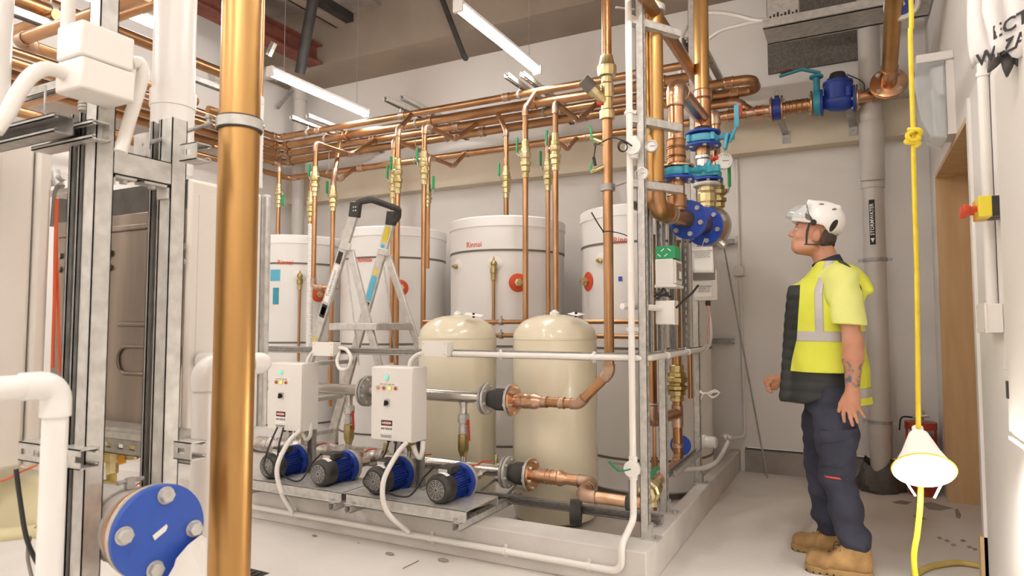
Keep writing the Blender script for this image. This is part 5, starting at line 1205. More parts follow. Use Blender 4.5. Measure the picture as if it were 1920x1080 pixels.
# ================================================================ RIGHT SIDE
sp=P(1655,900,Y=5.68); sx=.155
t=thing('stormwater_pipe','grey plastic stormwater downpipe on the back wall with a black arrow label','downpipe',(sx,5.68,0))
zc1,zc2=P(1640,243,Y=5.6).z,P(1640,285,Y=5.6).z
MB().tube([(sx,5.68,.05),(sx,5.68,zc2-.15),(sx-.0,5.60,zc1),(sx-.0,5.60,ZC)],.0745,bend=.25,n=30).build('pipe','pvc_grey',t)
MB().cyl((sx,5.66,zc2-.2),(sx,5.6,zc1+.06),.084,n=30).build('coupling','pvc_grey',t)
for y in (338,800): z=P(1650,y,Y=5.68).z; MB().cyl((sx,5.68,z-.06),(sx,5.68,z+.05),.081,n=30).build('coupling','pvc_grey',t)
for y in (487,791): z=P(1650,y,Y=5.68).z; MB().lathe([(.075,-.013),(.083,-.013),(.083,.013),(.075,.013)],(sx,5.68,z),(0,0,1),28).cb((sx+.1,5.68,z),(.03,.03,.02)).cb((sx-.1,5.68,z),(.03,.03,.02)).build('pipe_clamp','galv_grey',t)
lz0,lz1=P(1647,458,Y=5.6).z,P(1647,373,Y=5.6).z; M=MB(); na=math.atan2(-1,.03-.07); vs=[]
for g in (lz0,lz1):
    for k in range(5): a=math.radians(-93)+(k-2)*.13*1.0-.12; vs.append((sx+.0755*math.cos(a),5.68+.0755*math.sin(a),g))
lab=M.add(vs,[(i,i+1,i+6,i+5) for i in range(4)]).build('black_label','ink',t)
a=math.radians(-93)-.12; nrm=V(math.cos(a),math.sin(a),0); c=V(sx,5.68,(lz0+lz1)/2+.02)+nrm*.0768
text('STORMWATER',.036,'paper',c,(0,0,1),V(0,0,1).cross(V(0,0,1)) if False else (-math.sin(a)*-1,math.cos(a)*-1,0),'label_lettering',lab,bold=.0006)
c=V(sx,5.68,lz0+.035)+nrm*.077; xs=V(-math.sin(a),math.cos(a),0)
MB().prism([c-xs*.014+V(0,0,.014),c+xs*.014+V(0,0,.014),c+V(0,0,-.018)],nrm*.0006).build('label_arrow','paper',lab,smooth=False)
# black plastic wrapped around the pipe foot
rnd=random.Random(11); M=MB(); n=26; vs=[];fs=[]; rows=7
for j in range(rows):
    h=j/(rows-1)
    for k in range(n):
        a=2*PI*k/n; r=(.155-.075*h**1.5)*(1+.13*math.sin(3*a+h*4)+.08*math.sin(7*a+j*1.3))+rnd.uniform(-.006,.006)
        vs.append((sx-.02+r*1.05*math.cos(a)-(0.05*(1-h)*0 if 1 else 0),5.66+r*.8*math.sin(a),max(.002,.2*h*(1+.25*math.sin(a*2+2)))))
for j in range(rows-1):
    for k in range(n): fs.append((j*n+k,j*n+(k+1)%n,(j+1)*n+(k+1)%n,(j+1)*n+k))
tag(M.add(vs,fs).build('plastic_bag','bag'),'crumpled black plastic bag round the foot of the grey downpipe','bag')
# acoustic panel
q0,q1=P(1440,137,Y=5.86),P(1620,110,Y=5.86)
tag(MB().box((q0.x,5.86,q0.z-.005),(q1.x,5.897,4.03)).build('acoustic_panel','acoustic',bevel=.002),'dark grey speckled panel on the back wall left of the downpipe','wall panel')
# cable tray at the top right
ty=5.2; tz=P(1500,33,Y=ty).z; x0=P(1430,30,Y=ty).x
t=thing('cable_tray','galvanised cable tray running across the top right with perforated duct on it','cable tray',(x0,ty,tz))
MB().box((x0,ty-.02,tz-.03),(XR-.01,ty+.02,tz+.03)).build('tray_rail','galv',t)
MB().box((x0,ty,tz-.03),(XR-.01,ty+.32,tz-.026)).box((x0,ty+.3,tz-.03),(XR-.01,ty+.34,tz+.03)).build('tray_bed','galv',t)
m=MB()
m.box((x0+.03,ty+.03,tz+.03),(x0+.25,ty+.2,tz+.2)); d=m.build('perforated_duct','galv',t)
for k in range(8): MB().box((x0+.045+k*.026,ty+.0285,tz+.055),(x0+.058+k*.026,ty+.03,tz+.068+.01*(k%3))).build('slot','ink',d,smooth=False)
for pts,lab in (([P(1330,72,Y=5.5),P(1352,57,Y=5.45),P(1385,48,Y=5.4),P(1420,40,Y=5.3),P(1470,34,Y=5.2)],'lower pale cable rising to the cable tray at top right'),
            ([P(1276,140,Y=5.0),P(1277,80,Y=5.1),P(1290,48,Y=5.2),P(1312,28,Y=5.3),P(1345,24,Y=5.3),P(1385,30,Y=5.3),P(1420,38,Y=5.25),P(1470,38,Y=5.2)],'upper pale cable bowing over to the cable tray at top right')):
    tag(MB().spline(pts,.016,n=10).build('pale_cable','conduit'),lab,'cable')
q=P(1692,4,Y=4.6); t=thing('round_emblem','white round fitting with blue disc and white square at the top of the yellow rope','round sign',tuple(q))
MB().lathe([(0,0),(.09,0),(.1,.02),(.1,.06),(.09,.07),(0,.07)],q+V(0,.02,.0),(0,1,.35),28).build('body','white_paint',t)
n_=V(0,-1,-.35).normalized(); c=q+V(0,.02,0)
MB().cyl(c,c+n_*.004,.066,n=28).build('blue_disc','valve_blue',t)
MB().obox(c+n_*.005-V(.02,0,.0)-V(0,0,.01),c+n_*.005+V(.02,0,.01),.03,.002,(0,-.3,1)).build('white_square','paper',t)
MB().cyl(q+V(0,.05,.05),q+V(0,.4,1.3),.012,n=8).build('stem','galv',t)
# bulkhead lamp on the right wall
t=thing('bulkhead_light','clear plastic bulkhead light on the right wall above the doorway','wall light',(.45,4.55,2.7))
y0,y1=4.42,4.66; zt=P(1785,110,X=.54).z+.02
MB().box((.36,y0,zt-.03),(XR,y1,zt+.02)).build('top_mount','white_paint',t,bevel=.006)
pr=[(.36,zt-.03),(.345,zt-.15),(.375,zt-.36),(.42,zt-.47),(.50,zt-.49),(.50,zt-.03)]
MB().prism([(x,y0,z) for x,z in pr],(0,y1-y0,0)).build('clear_cover','clear_plastic',t,bevel=.01)
MB().box((.505,y0+.02,zt-.46),(XR,y1-.02,zt-.03)).build('back_plate','white_paint',t)
MB().prism([(.44,y0+.06,zt-.05),(.50,y0+.06,zt-.05),(.50,y0+.1,zt-.2),(.47,y0+.1,zt-.2)],(0,.1,0)).build('reflector','white_paint',t)
MB().cyl((.45,y0+.12,zt-.17),(.46,y0+.12,zt-.44),.011,n=12).build('lamp_tube','white_paint',t)
# yellow rope with knot and hanging work lamp
ry=3.05
def rp(px,py): q=P(px,py,Y=ry); return V(q.x,ry,q.z)
t=thing('yellow_cord','thick yellow cord hanging from the ceiling with a knot, carrying the work lamp','cord',tuple(rp(1712,258)))
topc=rp(1708,0); 
MB().spline([V(topc.x,ry,ZC),V(topc.x,ry,3.6),topc,rp(1707,60),rp(1709,150),rp(1712,240),rp(1712,262),rp(1715,380),rp(1719,520),rp(1721,700),rp(1722,810)],.0092,n=10,k=6).build('cord','yellow',t)
m=MB(); c=rp(1712,256)
m.spline([c+V(-.018,0,.03),c+V(.02,-.012,.02),c+V(.02,.0,-.0),c+V(-.02,.01,-.01),c+V(-.02,-.012,-.025),c+V(.018,-.01,-.03),c+V(.0,.0,-.045)],.0095,n=8)
m.spline([c+V(.016,0,.025),c+V(-.02,-.015,.005),c+V(-.008,-.018,-.02),c+V(.018,-.012,-.015),c+V(.012,.01,.01)],.0095,n=8)
m.build('knot','yellow',t)
tag(MB().spline([rp(1727,893),rp(1725,950),rp(1720,1000),rp(1714,1060),V(P(1710,1085,Z=.02).x,3.1,.012),V(P(1712,1100,Z=.02).x,3.35,.012),V(.26,3.75,.014)],.0105,n=10).build('lamp_flex','yellow'),'yellow cord dropping from the work lamp to the floor','cord')
lc=rp(1729,850); ax=V(.03,-.70,-.70).normalized(); o=rp(1722,814)
t=thing('work_lamp','glowing white cone work lamp hanging on the yellow cord','work lamp',tuple(o))
MB().lathe([(.018,0),(.034,.003),(.042,.025),(.066,.09),(.090,.14),(.105,.165),(.103,.169),(.087,.146),(.062,.09),(.038,.03),(.016,.016)],o,ax,40).build('shade','shade_plastic',t)
MB().torus(o+ax*.165,ax,.105,.0028,40,6).build('rim','yellow_box',t)
MB().lathe([(.02,-.03),(.02,0),(.028,.005),(.02,.04),(.0,.045)],o,ax,20).build('lampholder','paper',t)
MB().ball(o+ax*.115,.036,20,12).build('bulb','bulb_glow',t)
for s in (-1,1): MB().tube([o+ax*.165+V(s*.06,.04,-.05),o+ax*.2+V(s*.03,.03,-.075)],.004,n=6).build('guard_wire','white_paint',t)
L=bpy.data.lights.new('work_lamp_light','POINT'); L.energy=LAMP_LIGHT; L.color=(1,.96,.9); L.shadow_soft_size=.04
lo=bpy.data.objects.new('work_lamp_light',L); COL.objects.link(lo); lo.location=o+ax*.19; 
lo.parent=t; lo.matrix_parent_inverse=Matrix.Translation(-t.location)
# red cylinder in the corner
ex=P(1730,925,Z=0); t=thing('fire_extinguisher','red cylinder with metal valve standing in the corner behind the work lamp','extinguisher',(ex.x,5.68,0))
MB().lathe([(.088,0),(.09,.012),(.09,.05),(.098,.06),(.1,.08),(.1,.36),(.09,.41),(.05,.44),(0,.45)],(ex.x,5.68,0),(0,0,1),36).build('cylinder','ext_red',t)
MB().lathe([(.1,.47),(.103,.47),(.103,.52),(.1,.52)],(ex.x,5.68,0),(0,0,1),32).cyl((ex.x-.09,5.68,.38),(ex.x-.09,5.68,.48),.008,n=8).cyl((ex.x+.09,5.68,.38),(ex.x+.09,5.68,.48),.008,n=8).build('guard_ring','ext_red',t)
MB().cyl((ex.x,5.68,.45),(ex.x,5.68,.58),.022,n=14).ball((ex.x,5.68,.58),.03).cyl((ex.x-.05,5.66,.55),(ex.x+.05,5.66,.57),.012,n=10).build('valve','galv',t)
MB().spline([(ex.x-.04,5.66,.55),(ex.x-.12,5.62,.55),(ex.x-.14,5.6,.46)],.006,n=8).build('hose','cable_black',t)
# yellow hose on the floor
hs=MB().spline([(.22,3.45,.016),P(1712,1085,Z=.016),P(1735,1066,Z=.016),P(1765,1058,Z=.016),P(1800,1055,Z=.016),P(1838,1061,Z=.016)],.0145,n=12)
tag(hs.build('floor_hose','hose'),'yellow brown hose curving over the floor to the right wall','hose')
MB_=MB().box((XR-.02,3.86,.0),(XR-.001,3.96,.19)); 
struct('trim_5',MB().box((XR-.03,3.93,0),(XR+.0,DY0-.001,.2)),'wood_light')
# near right wall: conduit, socket, stop buttons, cabinet, cloth bag
cx=.522; cy=3.42
conduit('white conduit down the right wall through the stop buttons to the socket box',[(cx,cy,4.4),(cx,cy,1.3)],.022,saddles=[((cx,cy,2.3),(0,0,1),(1,0,0))],bend=.05)
q=P(1850,597,X=.51); jbox('white socket box on the right wall below the stop buttons',(.515,cy,q.z),(.058,.2,.12),lid=(-1,0,0))
struct('trim_6',MB().box((XR-.014,3.93,0),(XR,DY0,DZ+.06)),'white_paint')
for i,(y,z,ms,lab) in enumerate(((3.22,P(1872,378,X=.5).z,'yellow_box','upper yellow emergency stop box with red mushroom button on the right wall'),(3.30,P(1850,397,X=.5).z,'amber','lower amber emergency stop box with red mushroom button on the right wall'))):
    z-=0.0; t=thing('stop_button',lab,'stop button',(.5,y,z),'emergency stop buttons')
    MB().box((.50,y-.035,z-.035),(XR,y+.035,z+.045)).build('base','black_plastic',t,bevel=.003)
    MB().box((.455,y-.037,z-.037),(.50,y+.037,z+.047)).build('cover',ms,t,bevel=.004)
    MB().cyl((.456,y,z),(.43,y,z),.013,n=14).lathe([(.014,0),(.021,.008),(.024,.022),(.022,.028),(0,.03)],(.434,y,z),(-1,0,0),24).build('mushroom_button','orange_red',t)
cX=.475
t=thing('electrical_cabinet','grey wall cabinet with black hinge at the right edge of the photo','cabinet',(cX,2.0,.85))
MB().box((cX,1.0,.84),(XR,2.83,2.12)).build('cabinet_body','panel_grey',t,bevel=.004)
MB().box((cX-.012,1.02,.86),(cX-.001,2.815,2.10)).build('door_panel','panel_grey',t,bevel=.003)
MB().box((cX-.016,2.79,.97),(cX-.004,2.82,1.03)).build('hinge','black_plastic',t,bevel=.002)
MB().box((cX-.01,1.0,.828),(XR,2.84,.84)).build('bottom_edge','white_paint',t)
MB().box((cX+.0,2.83,P(1885,690,X=.5).z),(XR,2.95,P(1885,672,X=.5).z)).build('cable_gland_plate','pvc',t,bevel=.004)
t=thing('cloth_banner','white cloth bag with black lettering and dark dangling tips hanging at top right','cloth bag',(.44,2.45,2.35))
M=MB(); n=16; vs=[]
c00=P(1846,118,Y=2.5); cz0=P(1880,112,Y=2.45).z; cz1=2.75
for j in range(n+1):
    for i in range(n+1):
        u=i/n; v=j/n; x=.345+.15*u+.02*(1-v)*(u<.3); y=2.50-.13*u+.012*math.sin(i*1.3+j*.5)+.008*math.sin(j*1.1+i)
        vs.append((x-.012*math.sin(v*5+1)*(1-u),y,cz0+(cz1-cz0)*v+(.02*math.sin(i*.9) if j==0 else 0)))
M.add(vs,[(j*(n+1)+i,j*(n+1)+i+1,(j+1)*(n+1)+i+1,(j+1)*(n+1)+i) for j in range(n) for i in range(n)])
o=M.build('cloth','fabric_white',t,ang=80); s=o.modifiers.new('s','SOLIDIFY'); s.thickness=.004
xd_=V(.15,-.13,.03).normalized(); c=P(1897,42,Y=2.40); text('ECTRIC',.058,'ink',c+V(.03,-.03,0),xd_,(0,0,1),'cloth_lettering',t,bold=.001,ext=.001)
c=P(1903,80,Y=2.40); text('WIZARD',.058,'ink',c+V(.0,-.0,0),xd_,(0,0,1),'cloth_lettering',t,bold=.001,ext=.001)
for px,py,w_,h_,tx in ((1868,108,.022,.05,-.5),(1890,112,.02,.055,-.1),(1908,100,.024,.06,.2)):
    c=P(px,py,Y=2.46); MB().lathe([(.003,-h_),(w_*.6,-h_*.55),(w_,0),(w_*.7,.02),(0,.03)],c,(-tx,.1,1),12).build('dark_tip','fabric_dark',t)
# stains and specks on the floor
rnd=random.Random(21)
def stain(pts_px,lab,m='concrete_dark'):
    M=MB(); P0=[P(x,y,Z=.0012) for x,y in pts_px]; M.prism(P0,(0,0,-.0010)); tag(M.build('floor_stain',m,smooth=False),lab,'stain')
stain([(1728,944),(1745,941),(1765,947),(1788,953),(1762,957),(1742,955)],'dark damp patch on the floor behind the yellow cord')
stain([(1672,941),(1690,938),(1710,941),(1700,946),(1680,944)],'thin dark mark on the floor left of the yellow cord')
stain([(1790,955),(1796,953),(1802,965),(1800,972),(1793,970)],'small round dark spot on the floor near the door lining')
stain([(1712,965),(1722,966),(1738,973),(1722,975),(1714,970)],'small smear on the floor beside the yellow cord')
for k,(px,py) in enumerate(((1756,1007),(1770,1012),(1782,1020),(1800,1012),(1812,1024),(1822,1028))):
    stain([(px,py),(px+7,py-1),(px+12,py+3),(px+4,py+4)],['first','second','third','fourth','fifth','last'][k]+' of the row of little scuffs leading to the right wall')
# ================================================================ PERSON (signed distance fields turned into meshes)
PX,PY=-.13,3.82
class SDF:
    def __init__(s,lo,hi,h):
        s.lo=np.array(lo,dtype=np.float64); s.h=h; s.n=[int(math.ceil((hi[i]-lo[i])/h))+1 for i in range(3)]
        s.ax=[(lo[i]+h*np.arange(s.n[i])).astype(np.float32) for i in range(3)]
        s.d=np.full(s.n,1.0,dtype=np.float32)
    def sub(s,lo,hi,m):
        sl=[]
        for i in range(3):
            a=max(0,int((lo[i]-m-s.lo[i])/s.h)); b=min(s.n[i],int((hi[i]+m-s.lo[i])/s.h)+2); sl.append(slice(a,max(a,b)))
        return tuple(sl),(s.ax[0][sl[0]][:,None,None],s.ax[1][sl[1]][None,:,None],s.ax[2][sl[2]][None,None,:])
    def mix(s,sl,v,k,op='u'):
        D=s.d[sl]
        if D.size==0: return
        if op=='u':
            if k>0: h=np.maximum(k-np.abs(D-v),0)/k; s.d[sl]=np.minimum(D,v)-h*h*k*.25
            else: s.d[sl]=np.minimum(D,v)
        elif op=='s':
            v=-v
            if k>0: h=np.maximum(k-np.abs(D-v),0)/k; s.d[sl]=np.maximum(D,v)+h*h*k*.25
            else: s.d[sl]=np.maximum(D,v)
    def cone(s,a,b,ra,rb=None,k=.02,op='u',flat=None):
        rb=ra if rb is None else rb; a=np.array(a,float); b=np.array(b,float); R=max(ra,rb)
        sl,(x,y,z)=s.sub(np.minimum(a,b)-R,np.maximum(a,b)+R,k+.02)
        ab=b-a; L=float(ab@ab)+1e-12
        t=np.clip(((x-a[0])*ab[0]+(y-a[1])*ab[1]+(z-a[2])*ab[2])/L,0,1)
        dx=x-a[0]-ab[0]*t; dy=y-a[1]-ab[1]*t; dz=z-a[2]-ab[2]*t
        if flat is not None: dx,dy,dz=dx/flat[0],dy/flat[1],dz/flat[2]
        v=np.sqrt(dx*dx+dy*dy+dz*dz)-(ra+(rb-ra)*t)
        s.mix(sl,v.astype(np.float32),k,op); return s
    def chain(s,pts,rs,k=.02):
        for i in range(len(pts)-1): s.cone(pts[i],pts[i+1],rs[i],rs[i+1],k)
        return s
    def ell(s,c,r,k=.02,op='u',rot=None):
        c=np.array(c,float); R=max(r); sl,(x,y,z)=s.sub(c-R,c+R,k+.02)
        x,y,z=x-c[0],y-c[1],z-c[2]
        if rot is not None: # rotation about the side axis (v), angle: tilt back
            ca,sa=math.cos(rot),math.sin(rot); x,z=x*ca+z*sa,-x*sa+z*ca
        k0=np.sqrt((x/r[0])**2+(y/r[1])**2+(z/r[2])**2); k1=np.sqrt((x/r[0]**2)**2+(y/r[1]**2)**2+(z/r[2]**2)**2)+1e-6
        s.mix(sl,(k0*(k0-1)/k1).astype(np.float32),k,op); return s
    def loft(s,tab,k=.02,off=0,pw=2.0):
        """tab rows: z, centre u, centre v, half depth, half width"""
        tab=np.array(tab); z0,z1=tab[:,0].min(),tab[:,0].max()
        sl,(x,y,z)=s.sub((-9,-9,z0),(9,9,z1),.05)
        f=lambda i:np.interp(z,tab[:,0],tab[:,i]).astype(np.float32)
        a,b=f(3)+off,f(4)+off
        q=(np.abs((x-f(1))/a)**pw+np.abs((y-f(2))/b)**pw)**(1/pw)
        v=(q-1)*np.minimum(a,b); v=np.maximum(v,np.maximum(z0-z,z-z1))
        s.mix(sl,v.astype(np.float32),k); return s
    def grid(s): return s.ax[0][:,None,None],s.ax[1][None,:,None],s.ax[2][None,None,:]
    def cut(s,v): s.d=np.maximum(s.d,np.broadcast_to(v,s.d.shape).astype(np.float32)); return s
    def wrinkle(s,amp,f,seed=0):
        x,y,z=s.grid(); s.d=s.d+(amp*(np.sin(f[0]*x+f[1]*z+seed)*np.cos(f[2]*y+f[1]*.7*z+seed*2)+.5*np.sin(f[1]*1.9*z+f[0]*.6*x+f[2]*1.3*y+seed))).astype(np.float32); return s
    def mesh(s,name,m,parent,smooth=2):
        d=s.d.copy()
        for ax in range(3):
            i0=[slice(None)]*3;i0[ax]=0;i1=[slice(None)]*3;i1[ax]=-1; d[tuple(i0)]=1;d[tuple(i1)]=1
        ins=d<0; n0,n1,n2=[k-1 for k in d.shape]
        cnt=np.zeros((n0,n1,n2),np.int8)
        for i in (0,1):
            for j in (0,1):
                for k in (0,1): cnt+=ins[i:i+n0,j:j+n1,k:k+n2]
        act=(cnt>0)&(cnt<8); idx=np.argwhere(act); vid=np.full(act.shape,-1,np.int64); vid[act]=np.arange(len(idx))
        acc=np.zeros((len(idx),3)); c=np.zeros(len(idx))
        I,J,K=idx.T
        for ax in range(3):
            o=[a for a in range(3) if a!=ax]
            for p in (0,1):
                for q in (0,1):
                    off=[0,0,0]; off[o[0]]=p; off[o[1]]=q; e=[0,0,0]; e[ax]=1
                    va=d[I+off[0],J+off[1],K+off[2]]; vb=d[I+off[0]+e[0],J+off[1]+e[1],K+off[2]+e[2]]
                    mk=(va<0)!=(vb<0); tt=np.where(mk,va/np.where(mk,va-vb,1),0)
                    pt=np.stack([np.full(len(I),float(off[a])) for a in range(3)],1); pt[:,ax]=tt
                    acc+=pt*mk[:,None]; c+=mk
        vv=(idx+acc/c[:,None])*s.h+s.lo
        F=[]
        for ax in range(3):
            o=[a for a in range(3) if a!=ax]
            A=[slice(1,-1)]*3; A[ax]=slice(0,-1); B=list(A); B[ax]=slice(1,None)
            a_=ins[tuple(A)]; b_=ins[tuple(B)]; x=a_!=b_; e=np.argwhere(x); fl=a_[x]
            e=e.copy(); e[:,o[0]]+=1; e[:,o[1]]+=1
            def cell(p,q): f=e.copy(); f[:,o[0]]-=p; f[:,o[1]]-=q; return vid[f[:,0],f[:,1],f[:,2]]
            quad=np.stack([cell(1,1),cell(0,1),cell(0,0),cell(1,0)],1)
            if ax==1: fl=~fl
            quad=np.where(fl[:,None],quad,quad[:,::-1]); F.append(quad)
        F=np.concatenate(F); F=F[(F>=0).all(1)]
        W=np.stack([PX-vv[:,0],PY-vv[:,1],vv[:,2]],1)
        me=bpy.data.meshes.new(name); me.vertices.add(len(W)); me.vertices.foreach_set('co',W.ravel())
        me.loops.add(F.size); me.loops.foreach_set('vertex_index',F.ravel()); me.polygons.add(len(F)); me.polygons.foreach_set('loop_start',np.arange(0,F.size,4)); me.polygons.foreach_set('loop_total',np.full(len(F),4))
        me.update(calc_edges=True); me.validate()
        me.materials.append(MT[m]); me.shade_smooth()
        ob=bpy.data.objects.new(name,me); COL.objects.link(ob)
        if parent is not None: ob.parent=parent; ob.matrix_parent_inverse=Matrix.Translation(-wpos(parent))
        if smooth: sm=ob.modifiers.new('smooth','SMOOTH'); sm.factor=.5; sm.iterations=smooth
        return ob
mat('skin','c9947a',.5,c2='bd8468',scale=14,bump=.05,bscale=120)
mat('tattoo','b9866f',.5,c2='5d5f66',scale=34,contrast=(.46,.6))
mat('hivis','dde052',.75,c2='d3d744',scale=6,bump=.08,bscale=30)
mat('hivis_shirt','e6e88e',.8,c2='dfe280',scale=6,bump=.1,bscale=60)
mat('tape','b9b5b4',.45,.3)
mat('navy','2b2d3b',.85,c2='363849',scale=5,bump=.15,bscale=50)
mat('gilet','232524',.6,c2='2d302f',scale=6,bump=.1,bscale=20)
mat('navy_collar','2f3142',.85); mat('helmet_white','f2f0ee',.28); mat('strap','3a3d3a',.7)
mat('hair','3e332c',.9,c2='5a4c42',scale=60); mat('boot_tan','b8935f',.75,c2='8e6c42',scale=9,bump=.2,bscale=40); mat('boot_sole','a98a58',.8,c2='8d7148',scale=10)
mat('eye_white','e9e2dc',.3); mat('iris','3b2d22',.3); mat('lip','b0705e',.5); mat('stubble','8d6f5f',.8,c2='a47a66',scale=80)
def W3(u,v,z): return V(PX-u,PY-v,z)
man=thing('person','person in white helmet, yellow hi-vis vest and dark work trousers, looking up at the pipes','person',(PX,PY,0))
TH=math.radians(15); HC_=(.041,1.703)
def hd(f,s_,t_): return (HC_[0]+f*math.cos(TH)-t_*math.sin(TH),s_,HC_[1]+f*math.sin(TH)+t_*math.cos(TH))
# joints (u forward, v towards the camera, z up)
SL=(-.085,.165,1.455); EL=(-.125,.245,1.13); WL=(-.115,.235,.895)
SR=(-.05,-.165,1.455); ER=(-.06,-.255,1.15); WR=(.22,-.20,.935)
B=SDF((-.26,-.34,.05),(.37,.32,1.83),.004)
torso=[(.88,-.01,0,.115,.16),(1.0,.0,0,.12,.155),(1.15,.0,0,.13,.16),(1.3,-.01,0,.125,.175),(1.42,-.02,0,.105,.17),(1.5,-.03,0,.07,.12)]
B.loft(torso,k=.01)
KL=(-.035,.115,.50); AL=(-.115,.125,.10); KR=(.05,-.13,.50); AR=(.0,-.15,.10)
B.chain([(-.0,.085,.92),KL,AL],[.07,.05,.035],k=.03); B.chain([(.0,-.085,.92),KR,AR],[.07,.05,.035],k=.03)
B.cone((-.035,0,1.47),(.012,0,1.63),.066,.057,k=.035)
B.cone((-.03,0,1.47),SL,.05,.055,k=.03); B.cone((-.03,0,1.47),SR,.05,.055,k=.03)
for S,E_,W_ in ((SL,EL,WL),(SR,ER,WR)):
    E2=tuple(E_[i]*.75+W_[i]*.25 for i in range(3))
    B.cone(S,E_,.052,.041,k=.03); B.cone(E_,E2,.041,.0425,k=.03); B.cone(E2,W_,.0425,.028,k=.03)
# left hand, back towards the camera
B.cone(WL,(-.108,.236,.862),.029,.031,k=.02); B.ell((-.107,.236,.85),(.043,.019,.046),k=.018)
for r,m_,tp,rad in (((-.078,.238,.826),(-.074,.236,.793),(-.077,.222,.758),.0092),((-.098,.239,.820),(-.104,.237,.778),(-.112,.224,.742),.0096),((-.118,.238,.822),(-.126,.236,.787),(-.134,.222,.757),.0092),((-.137,.234,.832),(-.150,.231,.806),(-.163,.219,.785),.0082)):
    B.cone((-.107,.237,.85),r,.012,rad*1.15,k=.008); B.cone(r,m_,rad*1.12,rad,k=.005); B.cone(m_,tp,rad,rad*.86,k=.004)
B.cone((-.09,.235,.875),(-.066,.230,.842),.014,.0125,k=.012); B.cone((-.066,.230,.842),(-.055,.224,.806),.0125,.0095,k=.005)
# right hand, loose fist
B.cone(WR,(.262,-.192,.912),.028,.03,k=.02); B.ell((.276,-.19,.9),(.038,.026,.038),k=.015)
for i in range(4):
    z=.925-.0185*i; y=-.178+.002*i
    r=(.298-.004*i,y,z); m_=(.325-.006*i,y+.012,z-.012); tp=(.308-.006*i,y+.034,z-.02)
    B.cone((.27,-.185,z-.002),r,.012,.0115,k=.008); B.cone(r,m_,.0115,.0105,k=.005); B.cone(m_,tp,.0105,.0095,k=.004)
B.cone((.262,-.172,.92),(.288,-.152,.912),.013,.0115,k=.01); B.cone((.288,-.152,.912),(.31,-.148,.892),.0115,.0095,k=.005)
# head
B.ell(hd(-.012,0,.045),(.098,.077,.10),k=.02,rot=TH)
B.ell(hd(.026,0,-.03),(.072,.062,.088),k=.03,rot=TH)
B.ell(hd(.036,0,-.078),(.054,.046,.032),k=.03,rot=TH)
B.cone(hd(.074,-.010,-.094),hd(.074,.010,-.094),.0165,k=.02)
B.cone(hd(-.01,.055,-.07),hd(.06,.035,-.1),.02,.016,k=.03); B.cone(hd(-.01,-.055,-.07),hd(.06,-.035,-.1),.02,.016,k=.03)
B.cone(hd(.088,-.03,.022),hd(.088,.03,.022),.013,k=.018)
B.ell(hd(.098,.031,.0),(.018,.017,.013),k=.01,op='s'); B.ell(hd(.098,-.031,.0),(.018,.017,.013),k=.01,op='s')
for s_ in (-1,1): B.ell(hd(.083,.031*s_,.0),(.0125,.0135,.0125),k=.003); B.ell(hd(.062,.04*s_,-.028),(.025,.02,.02),k=.02)
B.cone(hd(.093,0,.010),hd(.114,0,-.024),.008,.0105,k=.014); B.ell(hd(.116,0,-.028),(.013,.0125,.011),k=.008)
for s_ in (-1,1): B.ell(hd(.103,.011*s_,-.031),(.011,.007,.008),k=.006)
B.cone(hd(.084,-.018,-.060),hd(.084,.018,-.060),.012,k=.02); B.cone(hd(.0935,-.011,-.0545),hd(.0935,.011,-.0545),.006,k=.006); B.cone(hd(.0905,-.010,-.0665),hd(.0905,.010,-.0665),.006,k=.006)
B.cone(hd(.101,-.02,-.0605),hd(.101,.02,-.0605),.0025,k=.003,op='s')
for s_ in (-1,1):
    B.ell(hd(-.016,.077*s_,-.014),(.021,.011,.034),k=.008,rot=TH-.2); B.ell(hd(-.010,.089*s_,-.010),(.011,.006,.020),k=.004,op='s',rot=TH-.2); B.cone(hd(-.012,.07*s_,-.03),hd(-.004,.075*s_,-.038),.007,k=.006)
body=B.mesh('body','skin',man,smooth=1)
# details of the face
for s_ in (-1,1):
    c=W3(*hd(.0895,.031*s_,.001)); MB().ball(c,.0085,14,8).build('eyeball','eye_white',man)
    c2=W3(*hd(.0955,.0325*s_,.0015)); MB().ball(c2,.0042,10,6).build('iris','iris',man)
    MB().spline([W3(*hd(.098,.018*s_,.022)),W3(*hd(.097,.032*s_,.027)),W3(*hd(.088,.048*s_,.024))],.0032,n=6).build('eyebrow','hair',man)
S=SDF((-.1,-.1,1.53),(.1,.1,1.75),.004)
S.ell(hd(-.04,0,-.012),(.068,.079,.075),k=.01,rot=TH)
x,y,z=S.grid(); f_=(x-HC_[0])*math.cos(TH)+(z-HC_[1])*math.sin(TH); t_=-(x-HC_[0])*math.sin(TH)+(z-HC_[1])*math.cos(TH)
S.cut(np.where(np.abs(t_+.01)<.05,f_+.042,f_+.03)); S.cut(-.078-t_); S.mesh('hair','hair',man,smooth=1)
